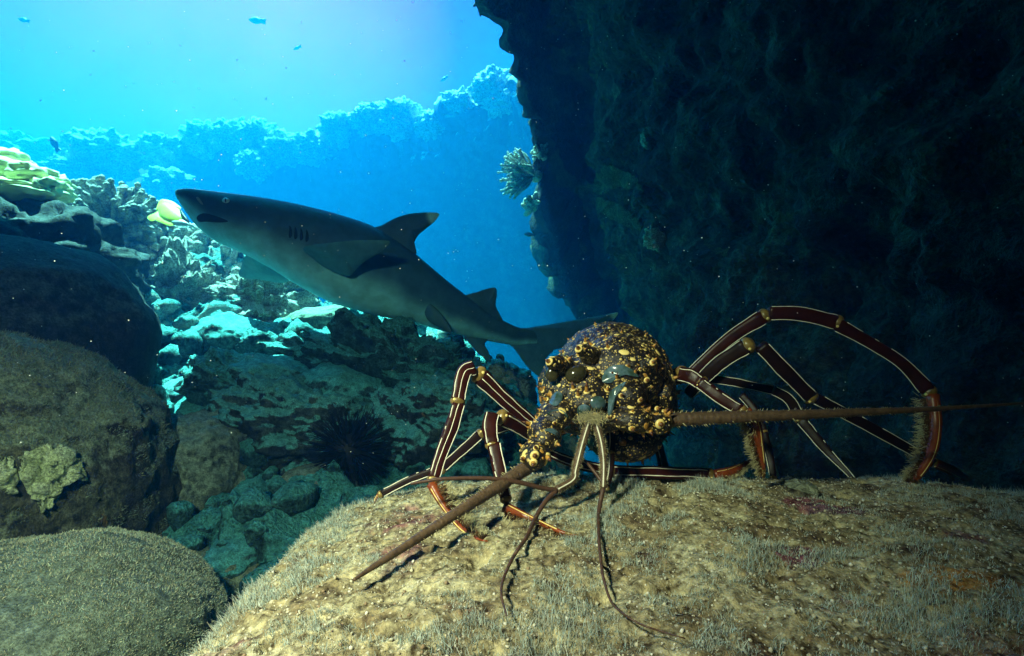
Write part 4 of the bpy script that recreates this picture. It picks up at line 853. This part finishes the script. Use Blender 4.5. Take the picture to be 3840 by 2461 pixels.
def leg(segs, foot=None, brush=None, dark=False, stripes=(-.75, .55), tipcol=True, sides=24, tail=None):
    """segs: list of (px,py,D,w) joints in pairs; foot: pixel polyline of the last toe"""
    root = None
    for si, s in enumerate(segs):
        mb = MB(); pts = resample([P(a, b, d) for a, b, d, w in s], 26); ws = np.array([w / 2 / F * d * .90 for a, b, d, w in s]); u = np.linspace(0, 1, 26)
        r = np.interp(u, np.linspace(0, 1, len(s)), ws) * (1 + .10 * np.exp(-((u - .93) / .08) ** 2) + .06 * np.exp(-((u - .05) / .08) ** 2)); r[0] *= .8; r[-1] *= .82
        tube(mb, pts, r, sides, 0, .8, sq=1)
        t, n, b = frames(pts)
        L = np.linalg.norm(pts[-1] - pts[0])
        for k, st in enumerate(stripes):
            ang = math.asin(max(-.97, min(.97, st))); ja = ang + .16 * fbm(np.stack([u * L * 60, u * 0 + k * 9 + si * 3.3, u * 0], 1), 3, 4); cut = slice(1, 25)
            q = pts + (r * sqr(ja, 1))[:, None] * (np.cos(ja)[:, None] * n * .8 + np.sin(ja)[:, None] * b) * 1.0
            wv = (.00046 + .00020 * fbm(np.stack([u * L * 120, u * 0 + 5 + k, u * 0 + si], 1), 2, 6)) * (1 if k < 2 else .8); wv = np.maximum(wv, .00025)
            if k == 1 and si == 2:
                for a0, a1 in ((2, 7), (9, 11), (13, 24)): tube(mb, q[a0:a1], wv[a0:a1], 6, 1)
            else: tube(mb, q[cut], wv[cut], 6, 1)
        # joint at the far end
        e = pts[-1]; jr = r[-3] * .98
        ellip(mb, e, (n[-1] * jr * .82, b[-1] * jr, t[-1] * jr * .75), 2, 3)
        ellip(mb, e + n[-1] * jr * .66 + b[-1] * jr * .45, np.eye(3) * jr * .20, 3, 2)
        o = lobj(mb, 'leg' if si == 0 else 'leg_segment', [M_legdk if dark else M_leg, M_white, M_joint, M_cream], root)
        if si == 0: root = o
    if foot:
        foot = [clampD(p) for p in foot]
        mb = MB(); pts = resample([P(a, b, d) for a, b, d, w in foot], 22); r = np.interp(np.linspace(0, 1, 22), np.linspace(0, 1, len(foot)), [w / 2 / F * d for a, b, d, w in foot])
        tube(mb, pts, r, 10, 0); t, n, b = frames(pts)
        q = pts + r[:, None] * (.75 * n + .5 * b * (1 if brush is None or brush < 0 else -1)); tube(mb, q[1:17], np.full(16, .0005), 6, 1)
        tube(mb, resample([pts[-4], pts[-1]], 4, False), r[-4:] * 1.08, 8, 2)
        lobj(mb, 'toe', [M_red, M_cream, M_joint], root)
        if brush:
            hb = MB(); rg = np.random.default_rng(int(foot[0][0])); sgn = 1 if brush > 0 else -1
            for i in range(900):
                f = rg.random() ** .9 * 19.5 + .5; k = int(f); a = rg.normal() * .55; d = sgn * b[k] * math.cos(a) + n[k] * math.sin(a) + t[k] * (.25 + .2 * rg.normal()); d /= np.linalg.norm(d); hl = abs(brush) * (.55 + .5 * rg.random()) * (1 - .45 * (f / 20) ** 2)
                p0 = pts[k] + (pts[min(k + 1, 21)] - pts[k]) * (f - k) + d * r[k] * .7; wd = np.cross(d, n[k] + .3 * rg.normal(size=3)); wd /= np.linalg.norm(wd) + 1e-9; wd *= .00022
                p1 = p0 + d * hl * .62; p2 = p0 + (d + .15 * rg.normal(size=3)) * hl
                hb.add([p0 - wd, p0 + wd, p1 + wd, p1 - wd], [(0, 1, 2, 3)], 0); hb.add([p1 - wd, p1 + wd, p2 + wd * .5, p2 - wd * .5], [(0, 1, 2, 3)], 1)
            hb.build('bristles', [M_hair, M_hairtip], root)
    return root
fd = rock_D
def lift(q, clear):
    q = np.array(q)
    for i in range(len(q)):
        x, y, z = q[i]; d = rock_D(CX + x / y * F, CY - z / y * F) - clear[i]
        if y > d: q[i] *= d / y
    return q
def clampD(p): return (p[0], p[1], min(p[2], rock_D(p[0], p[1]) - p[3] / 2 / F * p[2] * .9), p[3])
# left legs
leg([[(2010, 1600, .475, 60), (1900, 1505, .46, 66), (1795, 1405, .45, 76)], [(1775, 1378, .445, 66), (1738, 1400, .44, 66), (1716, 1505, .43, 58)], [(1722, 1508, .43, 52), (1690, 1610, .42, 66), (1655, 1700, .41, 58), (1624, 1800, .40, 50)]],
    [(1618, 1815, .398, 40), (1660, 1890, .39, 28), (1726, 1975, .382, 24), (1790, 2020, .375, 16), (1830, 2030, .37, 5)], -.013, stripes=(-.8, .6, -.05))
leg([[(2030, 1655, .455, 56), (1960, 1610, .44, 60), (1880, 1565, .425, 66)], [(1845, 1552, .42, 62), (1836, 1600, .415, 70), (1846, 1668, .41, 56)], [(1852, 1664, .41, 58), (1872, 1760, .40, 62), (1897, 1872, .39, 46)]],
    [(1890, 1900, .387, 44), (1990, 1945, .38, 28), (2090, 1990, .372, 24), (2140, 2004, .37, 18), (2170, 2008, .368, 5)], .010)
leg([[(1990, 1570, .52, 40), (1870, 1610, .51, 46), (1800, 1632, .50, 50)], [(1800, 1632, .50, 48), (1725, 1700, .49, 48), (1655, 1760, .48, 42)], [(1660, 1756, .48, 40), (1540, 1800, .475, 38), (1428, 1856, .47, 34)]],
    [(1424, 1856, .47, 22), (1410, 1872, .47, 14), (1403, 1890, .47, 4)], None, True, stripes=(-.6, .75))
leg([[(2040, 1690, .47, 40), (2150, 1735, .47, 50), (2290, 1768, .47, 52)], [(2270, 1768, .472, 56), (2460, 1772, .475, 56), (2660, 1780, .48, 52)]],
    [(2676, 1782, .48, 40), (2740, 1768, .485, 38), (2800, 1735, .49, 24), (2822, 1720, .49, 6)], .006, stripes=(-.55, .45))
# right legs
leg([[(2500, 1440, .53, 60), (2530, 1415, .50, 66), (2560, 1405, .48, 72)], [(2552, 1402, .475, 62), (2590, 1412, .468, 72), (2632, 1438, .46, 58)], [(2622, 1432, .46, 54), (2700, 1490, .45, 60), (2782, 1542, .44, 50)]],
    [(2796, 1540, .437, 44), (2832, 1590, .435, 44), (2850, 1680, .438, 34), (2862, 1755, .442, 24), (2862, 1790, .445, 12)], .010, stripes=(.75, -.6))
leg([[(2560, 1430, .58, 44), (2730, 1275, .57, 54), (2868, 1185, .56, 62)], [(2880, 1175, .558, 58), (3000, 1178, .55, 64), (3140, 1210, .54, 60)], [(3130, 1212, .54, 58), (3270, 1290, .53, 50), (3385, 1365, .52, 50), (3484, 1470, .51, 60)]],
    [(3496, 1480, .508, 46), (3510, 1590, .50, 40), (3492, 1700, .49, 38), (3440, 1790, .485, 26), (3410, 1820, .48, 8)], .014, stripes=(.8, -.85))
leg([[(2580, 1480, .55, 50), (2690, 1370, .535, 68), (2805, 1295, .52, 68)], [(2850, 1295, .515, 62), (2940, 1390, .515, 68), (3040, 1490, .52, 58)], [(3034, 1482, .52, 50), (3230, 1585, .53, 50), (3400, 1680, .54, 46), (3500, 1735, .55, 40)]],
    [(3500, 1735, .55, 36), (3570, 1765, .555, 40), (3625, 1800, .56, 20)], None, True, stripes=(.72, -.8))
leg([[(2600, 1420, .62, 40), (2720, 1428, .61, 42), (2905, 1465, .60, 40)], [(2895, 1460, .60, 46), (2960, 1500, .595, 50), (3000, 1570, .59, 48)], [(3000, 1570, .59, 48), (3100, 1690, .57, 46), (3190, 1785, .55, 30), (3220, 1830, .545, 14)]],
    None, None, True, stripes=(.7, -.7))
leg([[(2780, 1480, .56, 30), (2830, 1540, .55, 34), (2862, 1620, .54, 36)], [(2862, 1620, .54, 36), (2885, 1700, .53, 34), (2900, 1790, .52, 26)]], None, None, True, stripes=(.85,))
leg([[(2440, 1600, .50, 40), (2465, 1660, .495, 42), (2490, 1760, .49, 44)]], None, None, True, stripes=(.2,))
leg([[(2285, 1590, .47, 46), (2290, 1640, .46, 44), (2286, 1700, .45, 44)], [(2288, 1700, .45, 40), (2284, 1770, .44, 42), (2272, 1830, .43, 30)]], None, None, True, stripes=(.1,))

def antenna(pts, n=170, spines=True, name='antenna'):
    pts = [clampD(p) for p in pts]
    mb = MB(); q = resample([P(a, b, d) for a, b, d, w in pts], n); u = np.linspace(0, 1, n); r = np.interp(u, np.linspace(0, 1, len(pts)), [w / 2 / F * d * .86 for a, b, d, w in pts]) * (1 + .05 * np.sin(np.arange(n) * 2.1))
    tube(mb, q, r, 12, 0); t, nn, b = frames(q); rg = np.random.default_rng(n)
    for i in range(2, n - 6):
        for s in (-1, 1):
            if rg.random() < .55:
                d = s * b[i] * (.9) + nn[i] * rg.normal() * .4 + t[i] * .55; d /= np.linalg.norm(d); cone(mb, q[i] + d * r[i] * .9, d, r[i] * .11, r[i] * (.45 + .5 * rg.random()), 4, 1)
        if rg.random() < .5: a = rg.normal() * .8; cone(mb, q[i] + (nn[i] * math.cos(a) + b[i] * math.sin(a)) * r[i] * .96, nn[i] + t[i] * .5, r[i] * .10, r[i] * .2, 4, 2)
    lobj(mb, name, [M_ant, M_hairtip, M_tip])
aL = (1470, 2080); dL = fd(1440, 2100) - .004
antenna([(1978, 1752, .398, 64), (1880, 1816, .380, 58), (1780, 1880, .362, 54), (1680, 1945, .346, 50), (1580, 2010, .331, 46), (1480, 2075, .314, 40), (1400, 2126, .302, 32), (1326, 2176, .290, 14)])
antenna([(2478, 1580, .425, 62), (2560, 1572, .424, 56), (2740, 1565, .422, 48), (3036, 1554, .42, 40), (3300, 1543, .42, 30), (3500, 1534, .42, 22), (3700, 1522, .42, 15), (3900, 1508, .42, 8)], 210)
def antennule(stem, flag, w0=34):
    mb = MB(); q = resample([P(*p) for p in stem], 40); k = np.arange(40); r = w0 / 2 / F * .42 * (1 - .25 * k / 40) * (1 + .18 * np.exp(-((k - 19) / 1.8) ** 2) + .2 * np.exp(-((k - 39) / 2) ** 2)); tube(mb, q, r, 10, 0); t, n, b = frames(q)
    tube(mb, q + n * r[:, None] * .9, np.full(40, .0006), 6, 1)
    rg = np.random.default_rng(int(stem[0][0]))
    for i in range(700):
        j = int(rg.random() * 39); a = rg.random() * 6.28; d = n[j] * math.cos(a) + b[j] * math.sin(a) + t[j] * .4; wd = np.cross(d, n[j] + .1); wd = wd / (np.linalg.norm(wd) + 1e-9) * .00014; p = q[j] + (q[j + 1] - q[j]) * rg.random() + d * r[j] * .8
        mb.add([p - wd, p + wd, p + d * .0018 * (.5 + rg.random())], [(0, 1, 2)], 2)
    o = lobj(mb, 'antennule', [M_ant, M_white, M_hairtip])
    for f in flag:
        f = [clampD(p) for p in f]
        fb = MB(); q = resample([P(*p[:3]) for p in f], 90); q = lift(q, np.full(90, .012)); q = resample(q, 90, False); tube(fb, q, np.interp(np.linspace(0, 1, 90), np.linspace(0, 1, len(f)), [p[3] / 2 / F * p[2] for p in f]) * (1 + .06 * np.sin(np.arange(90) * 2.2)), 8, 0); fb.build('flagellum', [M_thin], o)
antennule([(2206, 1590, .42), (2185, 1660, .412), (2160, 1760, .405), (2150, 1800, .40), (2088, 1838, .392)],
          [[(2088, 1838, .392, 18), (2030, 1830, .388, 17), (1940, 1808, .382, 17), (1819, 1794, .376, 16), (1664, 1796, .37, 15), (1590, 1806, .368, 14), (1540, 1815, .366, 10)],
           [(2085, 1842, .392, 20), (2050, 1875, .385, 17), (2012, 1935, .374, 15), (1975, 2015, .358, 14), (1930, 2080, .345, 13), (1890, 2165, .33, 12), (1880, 2230, fd(1880, 2230) - .004, 11), (1900, 2310, fd(1900, 2310) - .001, 6)]])
antennule([(2236, 1590, .42), (2255, 1660, .412), (2264, 1740, .406), (2262, 1830, .398)],
          [[(2262, 1830, .398, 18), (2246, 1920, .385, 15), (2246, 2010, .37, 14), (2254, 2110, .35, 13), (2266, 2180, .335, 13), (2300, 2268, fd(2300, 2268) - .006, 12), (2390, 2335, fd(2390, 2335) - .004, 10), (2480, 2368, fd(2480, 2368) - .002, 8), (2570, 2395, fd(2570, 2395) - .001, 5)],
           [(2275, 1828, .398, 16), (2245, 1790, .402, 14), (2210, 1745, .41, 12), (2180, 1715, .42, 8)]], 32)
# tuft of feathery hair under the brow plate
def tuft():
    mb = MB(); rg = np.random.default_rng(2)
    for i in range(520):
        c = P(2216 + rg.normal() * 28, 1572 + rg.normal() * 10 - abs(rg.normal()) * 8, .412); d = np.array([rg.normal(), -.4, rg.normal()]); d /= np.linalg.norm(d); wd = np.cross(d, (0, 1, .2)); wd = wd / np.linalg.norm(wd) * .00018; c = np.array(tuple(c))
        mb.add([c - wd, c + wd, c + d * .0035 * (.5 + rg.random())], [(0, 1, 2)])
    o = lobj(mb, 'mouth_hair', [M_hairtip]); o['kind'] = 'stuff'
tuft()

# ------------------------------------------------------------------ drifting specks and the water itself
def specks():
    rg = np.random.default_rng(8); n = 800; v, f = ico(1); f = np.array(f); D = .45 + 2.4 * rg.random(n) ** 1.6; px = rg.uniform(0, 3840, n); py = rg.uniform(0, 1750, n)
    pos = np.stack([(px - CX) / F * D, D, (CY - py) / F * D], 1); s = .00050 * D * (.7 + 1.6 * rg.random(n) ** 4) + .0002
    V = v[None] * s[:, None, None] + pos[:, None]; Fs = (f[None] + (np.arange(n) * len(v))[:, None, None]).reshape(-1, 3)
    me = bpy.data.meshes.new('drifting_specks'); me.from_pydata(V.reshape(-1, 3).tolist(), [], Fs.tolist())
    tag(fin(me, 'drifting_specks', plain('speck', (.9, .9, .85), .8, .1)), 'pale specks drifting in the water', 'plankton', kind='stuff')
specks()
def flecks():
    rg = np.random.default_rng(18); n = 110; D = 4 + 3 * rg.random(n); px = rg.uniform(0, 1750, n) ** .93; py = rg.uniform(0, 620, n); mb = MB(); v, f = ico(1)
    for i in range(n): L = .004 + .011 * rg.random() ** 3; a = R(-38 + 14 * rg.normal()); d = np.array([math.cos(a), 0, math.sin(a)]); e = np.array([-d[2], 0, d[0]]); mb.add(v @ np.array([d * L, (0, L * .25, 0), e * L * .3]) + np.array(tuple(P(px[i], py[i], D[i]))), f)
    tag(mb.build('drifting_flecks', M_fish), 'tiny dark flecks drifting in the open water at the upper left', 'plankton', kind='stuff')
flecks()
def water():
    me = bpy.data.meshes.new('haze'); bm = bmesh.new(); bmesh.ops.create_cube(bm, size=1)
    lo, hi = Vector((-16, -5.2, -3.6)), Vector((11, 13.2, 4.7))
    lo.z = -4.2
    for v in bm.verts: v.co = Vector([lo[i] + (v.co[i] + .5) * (hi[i] - lo[i]) for i in range(3)])
    bm.to_mesh(me); bm.free(); m = bpy.data.materials.new('sea water'); m.use_nodes = True; N = m.node_tree.nodes; N.clear()
    out = N.new('ShaderNodeOutputMaterial'); pv = N.new('ShaderNodeVolumePrincipled'); m.node_tree.links.new(pv.outputs[0], out.inputs['Volume'])
    pv.inputs['Color'].default_value = (.002, .066, .20, 1); pv.inputs['Density'].default_value = .27; pv.inputs['Anisotropy'].default_value = .35
    try: pv.inputs['Absorption Color'].default_value = (0, .72, .55, 1)
    except KeyError: pass
    me.materials.append(m); o = bpy.data.objects.new('haze', me); scene.collection.objects.link(o); tag(o, kind='stuff', label='clear blue sea water around everything', cat='water')
water()
